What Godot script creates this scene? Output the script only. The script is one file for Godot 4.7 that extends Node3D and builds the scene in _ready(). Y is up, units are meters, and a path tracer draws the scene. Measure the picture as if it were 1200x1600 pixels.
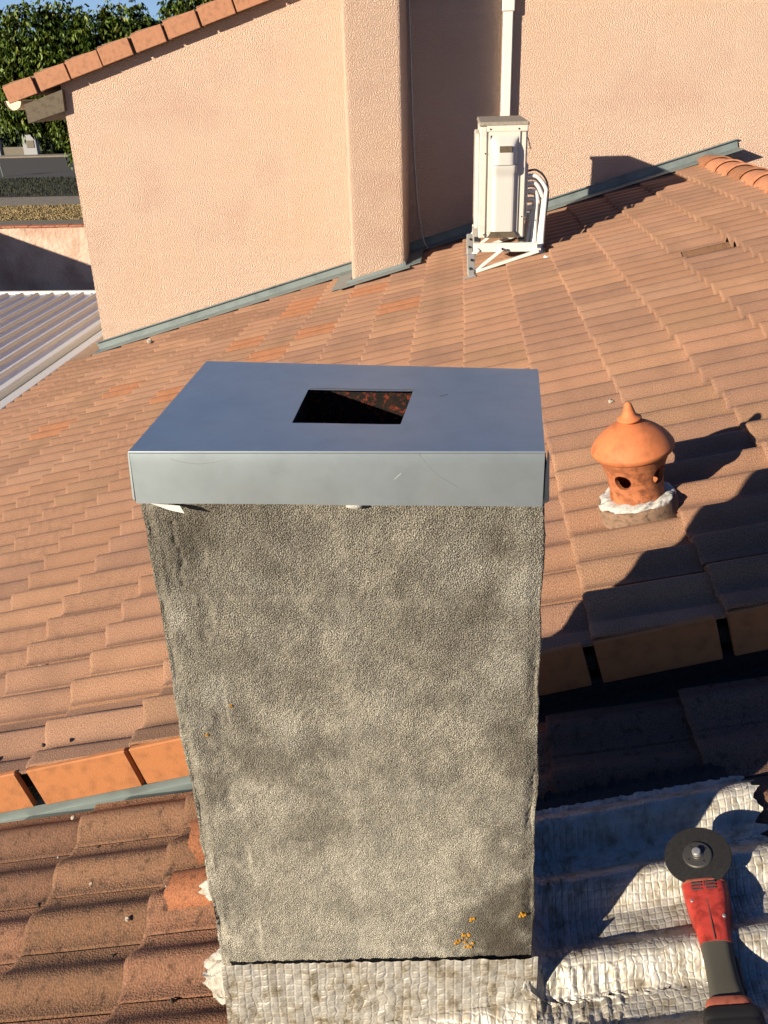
extends Node3D
# A galvanised-capped chimney on a tiled roof, seen from the roof. x right, y up, -z away; "f" below is the distance ahead (-z).

const EYE := 5.3            # eye height above the ground
const T := 0.2907           # slope of all roofs (they rise towards +x)
const MAIN_N := 1.4750      # vertical drop from the eye to the main roof plane at x = 0
const LOW_N := 1.6140       # the same for the lower roof
const PITCH := 0.3255       # horizontal run of one tile course
const ROLL := 0.17          # one roll of a tile; a tile has two

class MB:
	var v := PackedVector3Array()
	var n := PackedVector3Array()
	var uv := PackedVector2Array()
	var c := PackedColorArray()
	var ix := PackedInt32Array()

	# P holds nu * nv points, u to the right and v down as seen from outside
	func grid(P: PackedVector3Array, nu: int, nv: int, wrap := false, uvs := PackedVector2Array(), cols := PackedColorArray(), flip := false) -> void:
		var base := v.size()
		var N := PackedVector3Array()
		N.resize(P.size())
		for j in nv:
			var j0 := maxi(j - 1, 0)
			var j1 := mini(j + 1, nv - 1)
			for i in nu:
				var i0 := (i - 1 + nu) % nu if wrap else maxi(i - 1, 0)
				var i1 := (i + 1) % nu if wrap else mini(i + 1, nu - 1)
				var du := P[j * nu + i1] - P[j * nu + i0]
				var dv := P[j1 * nu + i] - P[j0 * nu + i]
				var q := dv.cross(du).normalized()
				N[j * nu + i] = -q if flip else q
		v.append_array(P)
		n.append_array(N)
		if uvs.size() == P.size():
			uv.append_array(uvs)
		else:
			for p in P:
				uv.append(Vector2(p.x, p.z))
		if cols.size() == P.size():
			c.append_array(cols)
		else:
			var w := PackedColorArray()
			w.resize(P.size())
			w.fill(Color.WHITE)
			c.append_array(w)
		var last := nu if wrap else nu - 1
		for j in nv - 1:
			for i in last:
				var a := base + j * nu + i
				var b := base + j * nu + (i + 1) % nu
				var d := a + nu
				var e := b + nu
				if flip:
					ix.append_array(PackedInt32Array([a, d, b, b, d, e]))
				else:
					ix.append_array(PackedInt32Array([a, b, d, b, e, d]))

	func face(pts: Array, from: Vector3) -> void:     # a flat convex polygon, turned away from the point "from"
		var q: Vector3 = (pts[2] - pts[0]).cross(pts[1] - pts[0]).normalized()
		var mid := Vector3.ZERO
		for p in pts:
			mid += p
		mid /= pts.size()
		var rev := q.dot(mid - from) < 0.0
		if rev:
			q = -q
		var base := v.size()
		for p in pts:
			v.append(p)
			n.append(q)
			uv.append(Vector2(p.x, p.y))
			c.append(Color.WHITE)
		for k in range(1, pts.size() - 1):
			ix.append_array(PackedInt32Array([base, base + k + 1, base + k] if rev else [base, base + k, base + k + 1]))

	func quad(a: Vector3, b: Vector3, d: Vector3, e: Vector3, from: Vector3) -> void:
		face([a, b, d, e], from)

	func box(s: Vector3, t := Transform3D.IDENTITY, bev := 0.0) -> void:   # a box with chamfered edges
		var h := s * 0.5
		var b := minf(bev, minf(h.x, minf(h.y, h.z)) * 0.9)
		var o := t.origin
		if b <= 0.0:
			for ax in 3:
				for sg in [-1.0, 1.0]:
					var pts := []
					for k in [[-1, -1], [1, -1], [1, 1], [-1, 1]]:
						var p := Vector3.ZERO
						p[ax] = sg * h[ax]
						p[(ax + 1) % 3] = k[0] * h[(ax + 1) % 3]
						p[(ax + 2) % 3] = k[1] * h[(ax + 2) % 3]
						pts.append(t * p)
					face(pts, o)
			return
		for ax in 3:
			var a1 := (ax + 1) % 3
			var a2 := (ax + 2) % 3
			for sg in [-1.0, 1.0]:
				var pts := []
				for k in [[-1, -1], [1, -1], [1, 1], [-1, 1]]:
					var p := Vector3.ZERO
					p[ax] = sg * h[ax]
					p[a1] = k[0] * (h[a1] - b)
					p[a2] = k[1] * (h[a2] - b)
					pts.append(t * p)
				face(pts, o)
			for s1 in [-1.0, 1.0]:
				for s2 in [-1.0, 1.0]:
					var pts := []
					for k in [[-1, 0], [1, 0], [1, 1], [-1, 1]]:
						var p := Vector3.ZERO
						p[ax] = k[0] * (h[ax] - b)
						p[a1] = s1 * (h[a1] - (b if k[1] == 1 else 0.0))
						p[a2] = s2 * (h[a2] - (0.0 if k[1] == 1 else b))
						pts.append(t * p)
					face(pts, o)
		for sx in [-1.0, 1.0]:
			for sy in [-1.0, 1.0]:
				for sz in [-1.0, 1.0]:
					face([t * Vector3(sx * h.x, sy * (h.y - b), sz * (h.z - b)), t * Vector3(sx * (h.x - b), sy * h.y, sz * (h.z - b)), t * Vector3(sx * (h.x - b), sy * (h.y - b), sz * h.z)], o)

	func bar(a: Vector3, b: Vector3, w: float, h: float, up := Vector3.UP, bev := 0.0) -> void:   # a box beam from a to b, w across and h along up
		var z := (b - a).normalized()
		var x := up.cross(z).normalized()
		var y := z.cross(x)
		box(Vector3(w, h, a.distance_to(b)), Transform3D(Basis(x, y, z), (a + b) * 0.5), bev)

	func prism(poly: PackedVector2Array, depth: float, t := Transform3D.IDENTITY) -> void:   # a 2D outline in x, y with thickness along z
		var tri := Geometry2D.triangulate_polygon(poly)
		for sg in [-0.5, 0.5]:
			for k in range(0, tri.size(), 3):
				var pts := []
				for m in 3:
					var p := poly[tri[k + m]]
					pts.append(t * Vector3(p.x, p.y, sg * depth))
				face(pts, (pts[0] + pts[1] + pts[2]) / 3.0 - t.basis.z * sg)
		var ccw := 0.0
		for k in poly.size():
			ccw += poly[k].cross(poly[(k + 1) % poly.size()])
		for k in poly.size():
			var p := poly[k]
			var q := poly[(k + 1) % poly.size()]
			var out := Vector2(q.y - p.y, p.x - q.x).normalized() * signf(ccw)
			var m := (p + q) * 0.5 - out
			face([t * Vector3(p.x, p.y, -depth / 2), t * Vector3(q.x, q.y, -depth / 2), t * Vector3(q.x, q.y, depth / 2), t * Vector3(p.x, p.y, depth / 2)], t * Vector3(m.x, m.y, 0))

	func lathe(prof: PackedVector2Array, seg: int, t := Transform3D.IDENTITY) -> void:   # x = radius, y = height, listed from the top down
		var P := PackedVector3Array()
		for p in prof:
			for i in seg:
				var a := TAU * i / seg
				P.append(t * Vector3(p.x * sin(a), p.y, p.x * cos(a)))
		grid(P, seg, prof.size(), true)

	func tube(pts: PackedVector3Array, r: float, seg := 8, smooth := 6) -> void:
		var cv := Curve3D.new()
		for k in pts.size():
			var tan := Vector3.ZERO
			if k > 0 and k < pts.size() - 1:
				tan = (pts[k + 1] - pts[k - 1]) / 6.0
			cv.add_point(pts[k], -tan, tan)
		var path := PackedVector3Array()
		for k in pts.size() - 1:
			for m in smooth:
				path.append(cv.sample(k, float(m) / smooth))
		path.append(pts[pts.size() - 1])
		var up := Vector3(0.31, 0.87, 0.38).normalized()
		var P := PackedVector3Array()
		for k in path.size():
			var d := (path[mini(k + 1, path.size() - 1)] - path[maxi(k - 1, 0)]).normalized()
			var x := up.cross(d)
			if x.length() < 0.05:
				x = Vector3.RIGHT.cross(d)
			x = x.normalized()
			up = d.cross(x)
			for i in seg:
				var a := TAU * i / seg
				P.append(path[k] + (x * cos(a) + up * sin(a)) * r)
		grid(P, seg, path.size(), true, PackedVector2Array(), PackedColorArray(), true)
		for e in [0, path.size() - 1]:
			var cap := []
			for i in seg:
				cap.append(P[e * seg + i])
			face(cap, path[1 if e == 0 else path.size() - 2])

	# rings of a rounded rectangle along z: each section is [z, half width, half height, x offset, y offset]
	func loft(sec: Array, t: Transform3D, power := 4.0, seg := 28) -> void:
		var P := PackedVector3Array()
		for s in sec:
			for i in seg:
				var a := TAU * i / seg
				var ca := cos(a)
				var sa := sin(a)
				P.append(t * Vector3(s[3] + s[1] * signf(ca) * pow(absf(ca), 2.0 / power), s[4] + s[2] * signf(sa) * pow(absf(sa), 2.0 / power), s[0]))
		grid(P, seg, sec.size(), true, PackedVector2Array(), PackedColorArray(), true)
		for e in [0, sec.size() - 1]:
			var cap := []
			for i in seg:
				cap.append(P[e * seg + i])
			var o: Array = sec[1 if e == 0 else sec.size() - 2]
			face(cap, t * Vector3(o[3], o[4], o[0]))

	func add(o: MB, t: Transform3D) -> void:
		var base := v.size()
		for p in o.v:
			v.append(t * p)
		for p in o.n:
			n.append(t.basis * p)
		uv.append_array(o.uv)
		c.append_array(o.c)
		for k in o.ix:
			ix.append(base + k)

	func mesh(into: ArrayMesh = null, mat: Material = null) -> ArrayMesh:
		var m := into if into else ArrayMesh.new()
		var a := []
		a.resize(Mesh.ARRAY_MAX)
		a[Mesh.ARRAY_VERTEX] = v
		a[Mesh.ARRAY_NORMAL] = n
		a[Mesh.ARRAY_TEX_UV] = uv
		a[Mesh.ARRAY_COLOR] = c
		a[Mesh.ARRAY_INDEX] = ix
		m.add_surface_from_arrays(Mesh.PRIMITIVE_TRIANGLES, a)
		if mat:
			m.surface_set_material(m.get_surface_count() - 1, mat)
		return m

var used := {}
var rng := RandomNumberGenerator.new()
var M := {}
var cam_t: Transform3D

# ------------------------------------------------------------------ helpers
func W(x: float, y: float, f: float) -> Vector3:
	return Vector3(x, y + EYE, -f)

func roof_y(x: float, drop: float) -> float:
	return -drop + T * x

func on_main(x: float, f: float, up := 0.0) -> Vector3:
	return W(x, roof_y(x, MAIN_N), f) + slope_basis().y * up

func on_low(x: float, f: float, up := 0.0) -> Vector3:
	return W(x, roof_y(x, LOW_N), f) + slope_basis().y * up

func slope_basis() -> Basis:
	var x := Vector3(1, T, 0).normalized()
	return Basis(x, Vector3(-x.y, x.x, 0), Vector3.BACK)

func numbered(parent: Node, called: String) -> String:
	var key := "%d/%s" % [parent.get_instance_id(), called]
	var k: int = used.get(key, 0)
	used[key] = k + 1
	return called if k == 0 else "%s_%03d" % [called, k]

func thing(called: String, label: String, category: String, group := "", at := Vector3.ZERO) -> Node3D:
	var o := Node3D.new()
	o.name = numbered(self, called)
	add_child(o, true)
	o.position = at
	o.set_meta("label", label)
	o.set_meta("category", category)
	if group:
		o.set_meta("group", group)
	return o

func put(called: String, m: Mesh, mat: Material, parent: Node3D, t := Transform3D.IDENTITY, label := "") -> MeshInstance3D:
	var o := MeshInstance3D.new()
	o.name = numbered(parent, called)
	o.mesh = m
	if mat:
		o.material_override = mat
	parent.add_child(o, true)
	o.transform = t
	if label:
		o.set_meta("label", label)
	return o

func part(called: String, b: MB, mat: Material, parent: Node3D, label := "") -> MeshInstance3D:   # a part whose shape is given in world coordinates
	var inv := Transform3D.IDENTITY
	var p := parent
	while p != null and p != self:
		inv = inv * p.transform.affine_inverse() if p == parent else inv * p.transform.affine_inverse()
		p = p.get_parent() as Node3D
	var m := b.mesh(null, mat)
	var o := MeshInstance3D.new()
	o.name = numbered(parent, called)
	o.mesh = m
	parent.add_child(o, true)
	o.transform = inv
	if label:
		o.set_meta("label", label)
	return o

func struct(called: String, b: MB, mat: Material) -> MeshInstance3D:
	var o := part(called, b, mat, self)
	o.set_meta("kind", "structure")
	return o

func lin(r: float, g: float, b: float) -> Color:
	return Color(r, g, b).linear_to_srgb()

func noise(freq: float, type := FastNoiseLite.TYPE_SIMPLEX_SMOOTH, oct := 3, sd := 1, gain := 0.5) -> FastNoiseLite:
	var f := FastNoiseLite.new()
	f.noise_type = type
	f.frequency = freq
	f.seed = sd
	f.fractal_octaves = oct
	f.fractal_gain = gain
	if oct <= 1:
		f.fractal_type = FastNoiseLite.FRACTAL_NONE
	return f

func ntex(size: int, n: FastNoiseLite, ramp: Array) -> NoiseTexture2D:
	var t := NoiseTexture2D.new()
	t.width = size
	t.height = size
	t.seamless = true
	t.noise = n
	t.generate_mipmaps = false
	if ramp.size():
		var g := Gradient.new()
		var off := PackedFloat32Array()
		var col := PackedColorArray()
		for r in ramp:
			off.append(r[0])
			col.append(r[1])
		g.offsets = off
		g.colors = col
		t.color_ramp = g
	return t

func grey(v: float) -> Color:
	return Color(v, v, v)

func mat(c: Color, rough := 0.9, metal := 0.0) -> StandardMaterial3D:
	var m := StandardMaterial3D.new()
	m.albedo_color = c
	m.roughness = rough
	m.metallic = metal
	return m

func tri(m: StandardMaterial3D, tex: Texture2D, per_metre: float, bump: Texture2D = null, bump_cm := 0.0, stain: Texture2D = null, stain_per_metre := 0.5) -> StandardMaterial3D:
	m.uv1_triplanar = true
	m.uv1_world_triplanar = true
	m.uv1_scale = Vector3.ONE * per_metre
	if tex:
		m.albedo_texture = tex
	if bump:
		m.heightmap_enabled = true
		m.heightmap_texture = bump
		m.heightmap_scale = bump_cm
	if stain:
		m.detail_enabled = true
		m.detail_albedo = stain
		m.detail_blend_mode = BaseMaterial3D.BLEND_MODE_MUL
		m.detail_uv_layer = BaseMaterial3D.DETAIL_UV_2
		m.uv2_triplanar = true
		m.uv2_world_triplanar = true
		m.uv2_scale = Vector3.ONE * stain_per_metre
	return m

func tinted(m: StandardMaterial3D, c: Color) -> StandardMaterial3D:
	var k: StandardMaterial3D = m.duplicate()
	k.albedo_color = c
	return k

# ------------------------------------------------------------------ materials
func make_materials() -> void:
	var speck := ntex(512, noise(0.17, FastNoiseLite.TYPE_SIMPLEX, 2, 3, 0.6), [[0.0, grey(0.42)], [0.25, grey(0.70)], [0.5, grey(0.86)], [0.72, grey(0.96)], [0.86, Color(1.0, 0.99, 0.95)]])
	var speck_h := ntex(512, noise(0.14, FastNoiseLite.TYPE_SIMPLEX, 3, 4, 0.6), [])
	var blotch := ntex(512, noise(0.012, FastNoiseLite.TYPE_SIMPLEX_SMOOTH, 5, 7, 0.55), [[0.0, grey(0.84)], [0.35, grey(0.95)], [0.6, grey(1.0)], [1.0, Color(0.98, 0.96, 0.95)]])
	var moss := ntex(1024, noise(0.016, FastNoiseLite.TYPE_SIMPLEX_SMOOTH, 5, 17, 0.62), [[0.0, Color(0.40, 0.39, 0.34)], [0.2, Color(0.66, 0.64, 0.60)], [0.36, grey(0.88)], [0.6, grey(1.0)], [1.0, Color(1.0, 0.94, 0.88)]])
	var moss2 := ntex(1024, noise(0.02, FastNoiseLite.TYPE_SIMPLEX_SMOOTH, 5, 19, 0.6), [[0.0, Color(0.30, 0.29, 0.26)], [0.19, Color(0.52, 0.50, 0.46)], [0.29, grey(0.88)], [0.5, grey(0.97)], [1.0, Color(1.0, 0.95, 0.9)]])
	# concrete roof tiles, sunlit and granular
	var tile := tri(mat(lin(0.36, 0.172, 0.098), 0.93), speck, 2.2, speck_h, 0.18, blotch, 0.45)
	M.tile = []
	for k in 7:
		var s := 1.0 + (k - 3) * 0.038
		M.tile.append(tinted(tile, lin(0.43 * s, (0.234 + 0.006 * sin(k * 2.1)) * s, (0.146 + 0.007 * cos(k * 1.7)) * s)))
	var old := tri(mat(lin(0.30, 0.14, 0.08), 0.95), speck, 2.0, speck_h, 0.22, blotch, 2.6)
	M.worn = []
	for k in 4:
		var s := 0.86 + 0.09 * k
		M.worn.append(tinted(old, lin(0.37 * s, 0.20 * s, 0.125 * s)))
	M.new_tile = tri(mat(lin(0.48, 0.205, 0.10), 0.85), speck, 2.0, speck_h, 0.1, blotch, 2.0)
	var low := tri(mat(lin(0.29, 0.13, 0.075), 0.95), speck, 1.9, speck_h, 0.24, moss2, 1.1)
	M.low = []
	for k in 5:
		var s := 0.84 + 0.085 * k
		M.low.append(tinted(low, lin(0.31 * s, (0.158 + 0.006 * sin(k * 2.6)) * s, (0.090 + 0.004 * cos(k * 1.9)) * s)))
	M.clay_piece = tri(mat(lin(0.46, 0.17, 0.072), 0.85), speck, 2.0, speck_h, 0.1, moss2, 2.5)
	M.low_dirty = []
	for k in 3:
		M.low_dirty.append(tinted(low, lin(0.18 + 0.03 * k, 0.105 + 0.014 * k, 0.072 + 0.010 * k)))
	var smear := ntex(512, noise(0.02, FastNoiseLite.TYPE_SIMPLEX_SMOOTH, 5, 27, 0.6), [[0.0, Color(0.72, 0.64, 0.58)], [0.3, Color(0.92, 0.88, 0.84)], [0.55, grey(1.0)], [1.0, Color(1.0, 0.95, 0.85)]])
	M.skirt = tri(mat(lin(0.43, 0.165, 0.058), 0.8), blotch, 2.2, speck_h, 0.07)
	M.skirt_old = tri(mat(lin(0.40, 0.185, 0.10), 0.85), blotch, 2.3, speck_h, 0.07)
	M.ridge = tri(mat(lin(0.50, 0.22, 0.12), 0.85), smear, 1.3, speck_h, 0.08)
	M.clay = tri(mat(lin(0.56, 0.175, 0.062), 0.72), ntex(512, noise(0.01, FastNoiseLite.TYPE_SIMPLEX_SMOOTH, 5, 31, 0.55), [[0.0, Color(0.72, 0.66, 0.62)], [0.35, grey(0.93)], [0.6, grey(1.0)], [1.0, Color(1.0, 0.93, 0.88)]]), 3.0, speck_h, 0.03)
	M.clay_worn = tri(mat(lin(0.44, 0.15, 0.06), 0.85), ntex(512, noise(0.014, FastNoiseLite.TYPE_SIMPLEX_SMOOTH, 5, 35, 0.6), [[0.0, Color(0.55, 0.50, 0.45)], [0.35, Color(0.78, 0.74, 0.70)], [0.6, grey(1.0)], [1.0, Color(1.0, 0.95, 0.9)]]), 4.0, speck_h, 0.06)
	M.mortar = tri(mat(lin(0.56, 0.54, 0.50), 0.95), ntex(256, noise(0.05, FastNoiseLite.TYPE_SIMPLEX_SMOOTH, 4, 41), [[0.0, grey(0.6)], [0.4, grey(0.95)], [1.0, grey(1.0)]]), 6.0, speck_h, 0.2)
	M.collar = tri(mat(lin(0.24, 0.15, 0.10), 0.95), moss, 2.5, speck_h, 0.15)
	M.deck = tri(mat(lin(0.10, 0.075, 0.06), 1.0), speck, 1.0)
	M.dark = mat(lin(0.02, 0.02, 0.02), 0.9)
	M.bitumen = tri(mat(lin(0.03, 0.03, 0.032), 0.75), ntex(256, noise(0.05, FastNoiseLite.TYPE_SIMPLEX_SMOOTH, 4, 43), [[0.0, grey(0.5)], [1.0, grey(1.0)]]), 4.0, speck_h, 0.5)
	# roughcast walls
	var rough_n := noise(0.045, FastNoiseLite.TYPE_SIMPLEX_SMOOTH, 3, 51, 0.5)
	rough_n.domain_warp_enabled = true
	rough_n.domain_warp_amplitude = 14.0
	rough_n.domain_warp_frequency = 0.03
	var rough_h := ntex(1024, rough_n, [[0.0, grey(0.0)], [0.35, grey(0.35)], [0.62, grey(0.9)], [1.0, grey(1.0)]])
	var wash := ntex(512, noise(0.008, FastNoiseLite.TYPE_SIMPLEX_SMOOTH, 5, 53, 0.5), [[0.0, Color(0.965, 0.94, 0.94)], [0.45, grey(1.0)], [1.0, Color(1.0, 0.985, 0.965)]])
	M.wall = tri(mat(lin(0.69, 0.495, 0.38), 0.95), null, 1.45, rough_h, 1.15, wash, 0.22)
	var grime := ntex(512, noise(0.009, FastNoiseLite.TYPE_SIMPLEX_SMOOTH, 5, 57, 0.55), [[0.0, Color(0.80, 0.76, 0.74)], [0.4, Color(0.93, 0.90, 0.88)], [0.6, grey(1.0)], [1.0, Color(1.0, 0.98, 0.95)]])
	M.pier = tri(mat(lin(0.60, 0.425, 0.325), 0.95), null, 1.4, rough_h, 1.4, wash, 0.35)
	M.low_wall = tri(mat(lin(0.66, 0.47, 0.37), 0.95), grime, 0.15, rough_h, 1.0)
	M.zinc = tri(mat(lin(0.22, 0.26, 0.26), 0.5, 0.35), blotch, 0.6)
	var streak := noise(0.02, FastNoiseLite.TYPE_SIMPLEX_SMOOTH, 5, 61, 0.6)
	M.steel = tri(mat(lin(0.54, 0.62, 0.655), 0.34, 0.90), ntex(512, streak, [[0.0, grey(0.955)], [0.5, grey(0.985)], [1.0, grey(1.0)]]), 1.5, ntex(512, noise(0.006, FastNoiseLite.TYPE_SIMPLEX_SMOOTH, 2, 63), []), 0.05)
	M.steel.roughness_texture = ntex(512, noise(0.03, FastNoiseLite.TYPE_SIMPLEX_SMOOTH, 5, 65, 0.65), [[0.0, grey(0.93)], [0.5, grey(0.97)], [1.0, grey(1.0)]])
	M.steel.roughness = 0.44
	M.scratch = [mat(lin(0.62, 0.64, 0.64), 0.6, 0.2), mat(lin(0.16, 0.13, 0.10), 0.8, 0.2)]
	# the chimney's rendered stack: its broad stains are in the vertex colours, its grain in the textures
	var grain := ntex(1024, noise(0.11, FastNoiseLite.TYPE_SIMPLEX_SMOOTH, 3, 71, 0.55), [[0.0, Color(0.16, 0.15, 0.135)], [0.28, Color(0.50, 0.485, 0.46)], [0.48, grey(0.82)], [0.64, grey(0.96)], [0.78, Color(1.0, 1.0, 0.97)]])
	var grain_h := ntex(1024, noise(0.12, FastNoiseLite.TYPE_SIMPLEX_SMOOTH, 3, 73, 0.5), [])
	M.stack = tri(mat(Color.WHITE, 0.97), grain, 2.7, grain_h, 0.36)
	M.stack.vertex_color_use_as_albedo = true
	M.soot = tri(mat(lin(0.30, 0.16, 0.11), 0.95), ntex(512, noise(0.03, FastNoiseLite.TYPE_SIMPLEX_SMOOTH, 5, 75, 0.65), [[0.0, grey(0.14)], [0.5, grey(0.22)], [0.62, Color(0.45, 0.30, 0.22)], [0.75, Color(0.9, 0.5, 0.35)], [1.0, Color(1.0, 0.6, 0.4)]]), 4.0, grain_h, 0.4)
	M.lichen = tri(mat(lin(0.62, 0.29, 0.01), 0.9), speck, 8.0, speck_h, 0.1)
	# aluminium-faced flashing with a woven print
	var im := Image.create(320, 320, false, Image.FORMAT_L8)
	var r := RandomNumberGenerator.new()
	r.seed = 5
	var wob := noise(0.02, FastNoiseLite.TYPE_SIMPLEX_SMOOTH, 3, 81)
	var tone := []
	for k in 400:
		tone.append(r.randf_range(0.72, 1.0))
	for y in 320:
		for x in 320:
			var wx := fposmod(x / 16.0 + wob.get_noise_2d(x, y) * 0.35 * sin(PI * x / 320.0) * sin(PI * y / 320.0) * 2.0, 20.0)
			var wy := fposmod(y / 16.0 + wob.get_noise_2d(x + 500, y) * 0.35 * sin(PI * x / 320.0) * sin(PI * y / 320.0) * 2.0, 20.0)
			var fx := wx - floorf(wx)
			var fy := wy - floorf(wy)
			var e := minf(smoothstep(0.0, 0.20, fx) * smoothstep(1.0, 0.80, fx), 0.22 + 0.78 * smoothstep(0.0, 0.24, fy) * smoothstep(1.0, 0.76, fy))
			var v: float = e * tone[int(wx) % 20 + 20 * (int(wy) % 20)]
			im.set_pixel(x, y, grey(v))
	var weave := ImageTexture.create_from_image(im)
	var dirt := ntex(512, noise(0.012, FastNoiseLite.TYPE_SIMPLEX_SMOOTH, 6, 83, 0.62), [[0.0, Color(0.50, 0.45, 0.38)], [0.25, Color(0.76, 0.72, 0.65)], [0.42, Color(0.92, 0.90, 0.87)], [0.6, grey(0.98)], [1.0, grey(1.0)]])
	var foil := mat(lin(0.47, 0.445, 0.40), 0.56, 0.45)
	foil.heightmap_enabled = true
	foil.heightmap_texture = weave
	foil.heightmap_scale = 0.11
	foil.detail_enabled = true
	foil.detail_albedo = dirt
	foil.detail_blend_mode = BaseMaterial3D.BLEND_MODE_MUL
	foil.detail_uv_layer = BaseMaterial3D.DETAIL_UV_2
	foil.uv2_triplanar = true
	foil.uv2_world_triplanar = true
	foil.uv2_scale = Vector3.ONE * 3.0
	M.foil = foil
	M.foil_torn = tri(mat(lin(0.74, 0.70, 0.63), 0.6, 0.35), dirt, 6.0, grain_h, 0.4)
	# air conditioner and fittings
	M.cream = tri(mat(lin(0.61, 0.575, 0.505), 0.55), wash, 1.5)
	M.cream_grey = mat(lin(0.52, 0.505, 0.475), 0.6)
	M.cream_lid = tri(mat(lin(0.30, 0.27, 0.23), 0.7), smear, 3.0)
	M.white = mat(lin(0.66, 0.64, 0.585), 0.5)
	M.pipe = mat(lin(0.72, 0.70, 0.66), 0.7)
	M.black = mat(lin(0.02, 0.02, 0.022), 0.5)
	M.metal = mat(lin(0.45, 0.45, 0.44), 0.45, 0.7)
	M.brown = tri(mat(lin(0.10, 0.078, 0.052), 0.75), smear, 1.5)
	M.gutter = mat(lin(0.72, 0.62, 0.45), 0.5)
	# veranda
	M.alu = mat(lin(0.74, 0.72, 0.68), 0.45, 0.1)
	M.rib = mat(lin(0.60, 0.56, 0.51), 0.5, 0.1)
	M.pane = tri(mat(lin(0.82, 0.83, 0.84), 0.3, 0.0), null, 1.0, ntex(512, noise(0.014, FastNoiseLite.TYPE_SIMPLEX_SMOOTH, 3, 91), []), 0.6)
	# ground and plants
	var asph := ntex(512, noise(0.05, FastNoiseLite.TYPE_SIMPLEX_SMOOTH, 5, 93, 0.6), [[0.0, grey(0.7)], [1.0, grey(1.0)]])
	M.asphalt = tri(mat(lin(0.085, 0.075, 0.064), 0.95), asph, 0.3)
	M.paving = tri(mat(lin(0.32, 0.27, 0.21), 0.95), asph, 0.3)
	M.kerb = tri(mat(lin(0.24, 0.21, 0.16), 0.95), asph, 0.5)
	M.dry = tri(mat(lin(0.30, 0.22, 0.11), 1.0), ntex(512, noise(0.06, FastNoiseLite.TYPE_SIMPLEX_SMOOTH, 5, 95, 0.65), [[0.0, Color(0.4, 0.38, 0.3)], [0.4, grey(0.8)], [0.7, grey(1.0)]]), 0.25, speck_h, 5.0)
	M.lawn = tri(mat(lin(0.036, 0.038, 0.020), 1.0), ntex(512, noise(0.06, FastNoiseLite.TYPE_SIMPLEX_SMOOTH, 5, 97, 0.65), [[0.0, grey(0.5)], [1.0, grey(1.0)]]), 0.25)
	M.dry_blade = mat(lin(0.34, 0.25, 0.12), 0.95)
	M.lawn_blade = mat(lin(0.034, 0.037, 0.018), 0.95)
	M.coping = tri(mat(lin(0.42, 0.16, 0.09), 0.9), smear, 0.7)
	M.leaf = []
	for k in 4:
		var m := mat([lin(0.115, 0.175, 0.030), lin(0.165, 0.225, 0.042), lin(0.085, 0.14, 0.026), lin(0.23, 0.25, 0.055)][k], 0.6)
		m.backlight_enabled = true
		m.backlight = [lin(0.20, 0.30, 0.04), lin(0.25, 0.34, 0.05), lin(0.14, 0.22, 0.03), lin(0.28, 0.34, 0.06)][k]
		m.cull_mode = BaseMaterial3D.CULL_DISABLED
		M.leaf.append(m)
	M.hedge_leaf = mat(lin(0.022, 0.045, 0.012), 0.7)
	M.render_grey = mat(lin(0.33, 0.33, 0.34), 0.9)
	M.bark = tri(mat(lin(0.11, 0.08, 0.055), 0.95), asph, 1.0)
	M.post = mat(lin(0.10, 0.13, 0.12), 0.6, 0.3)
	M.house = tri(mat(lin(0.55, 0.47, 0.38), 0.95), null, 1.0, rough_h, 1.0)
	# angle grinder
	M.disc = tri(mat(lin(0.03, 0.028, 0.026), 0.6), ntex(512, noise(0.02, FastNoiseLite.TYPE_SIMPLEX_SMOOTH, 5, 98, 0.65), [[0.0, grey(0.45)], [0.6, grey(0.7)], [1.0, Color(1.0, 0.95, 0.88)]]), 9.0, speck_h, 0.06)
	M.red = tri(mat(lin(0.42, 0.045, 0.032), 0.5), ntex(256, noise(0.02, FastNoiseLite.TYPE_SIMPLEX_SMOOTH, 5, 99, 0.6), [[0.0, Color(0.55, 0.50, 0.46)], [0.35, Color(0.82, 0.78, 0.74)], [0.6, grey(1.0)], [1.0, Color(1.0, 0.9, 0.82)]]), 7.0)
	M.red_dusty = tri(mat(lin(0.36, 0.10, 0.06), 0.7), dirt, 8.0)
	M.grip = tri(mat(lin(0.085, 0.078, 0.062), 0.8), speck, 6.0, speck_h, 0.03)
	M.gear = tri(mat(lin(0.10, 0.095, 0.09), 0.5, 0.5), speck, 5.0)
	M.battery = tri(mat(lin(0.016, 0.014, 0.014), 0.55), speck, 5.0)
	M.pebble = [tri(mat(lin(0.55, 0.47, 0.38), 0.9), speck, 20.0), tri(mat(lin(0.07, 0.055, 0.045), 0.9), speck, 20.0)]

# ------------------------------------------------------------------ tiles
func prof(z: float) -> float:      # height across a tile, z measured along the course from a pan centre
	var q := fposmod(z / ROLL, 1.0)
	var r := clampf(1.0 - absf(q - 0.5) / 0.36, 0.0, 1.0)
	return 0.048 * (r * r * (3.0 - 2.0 * r)) ** 0.85

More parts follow.
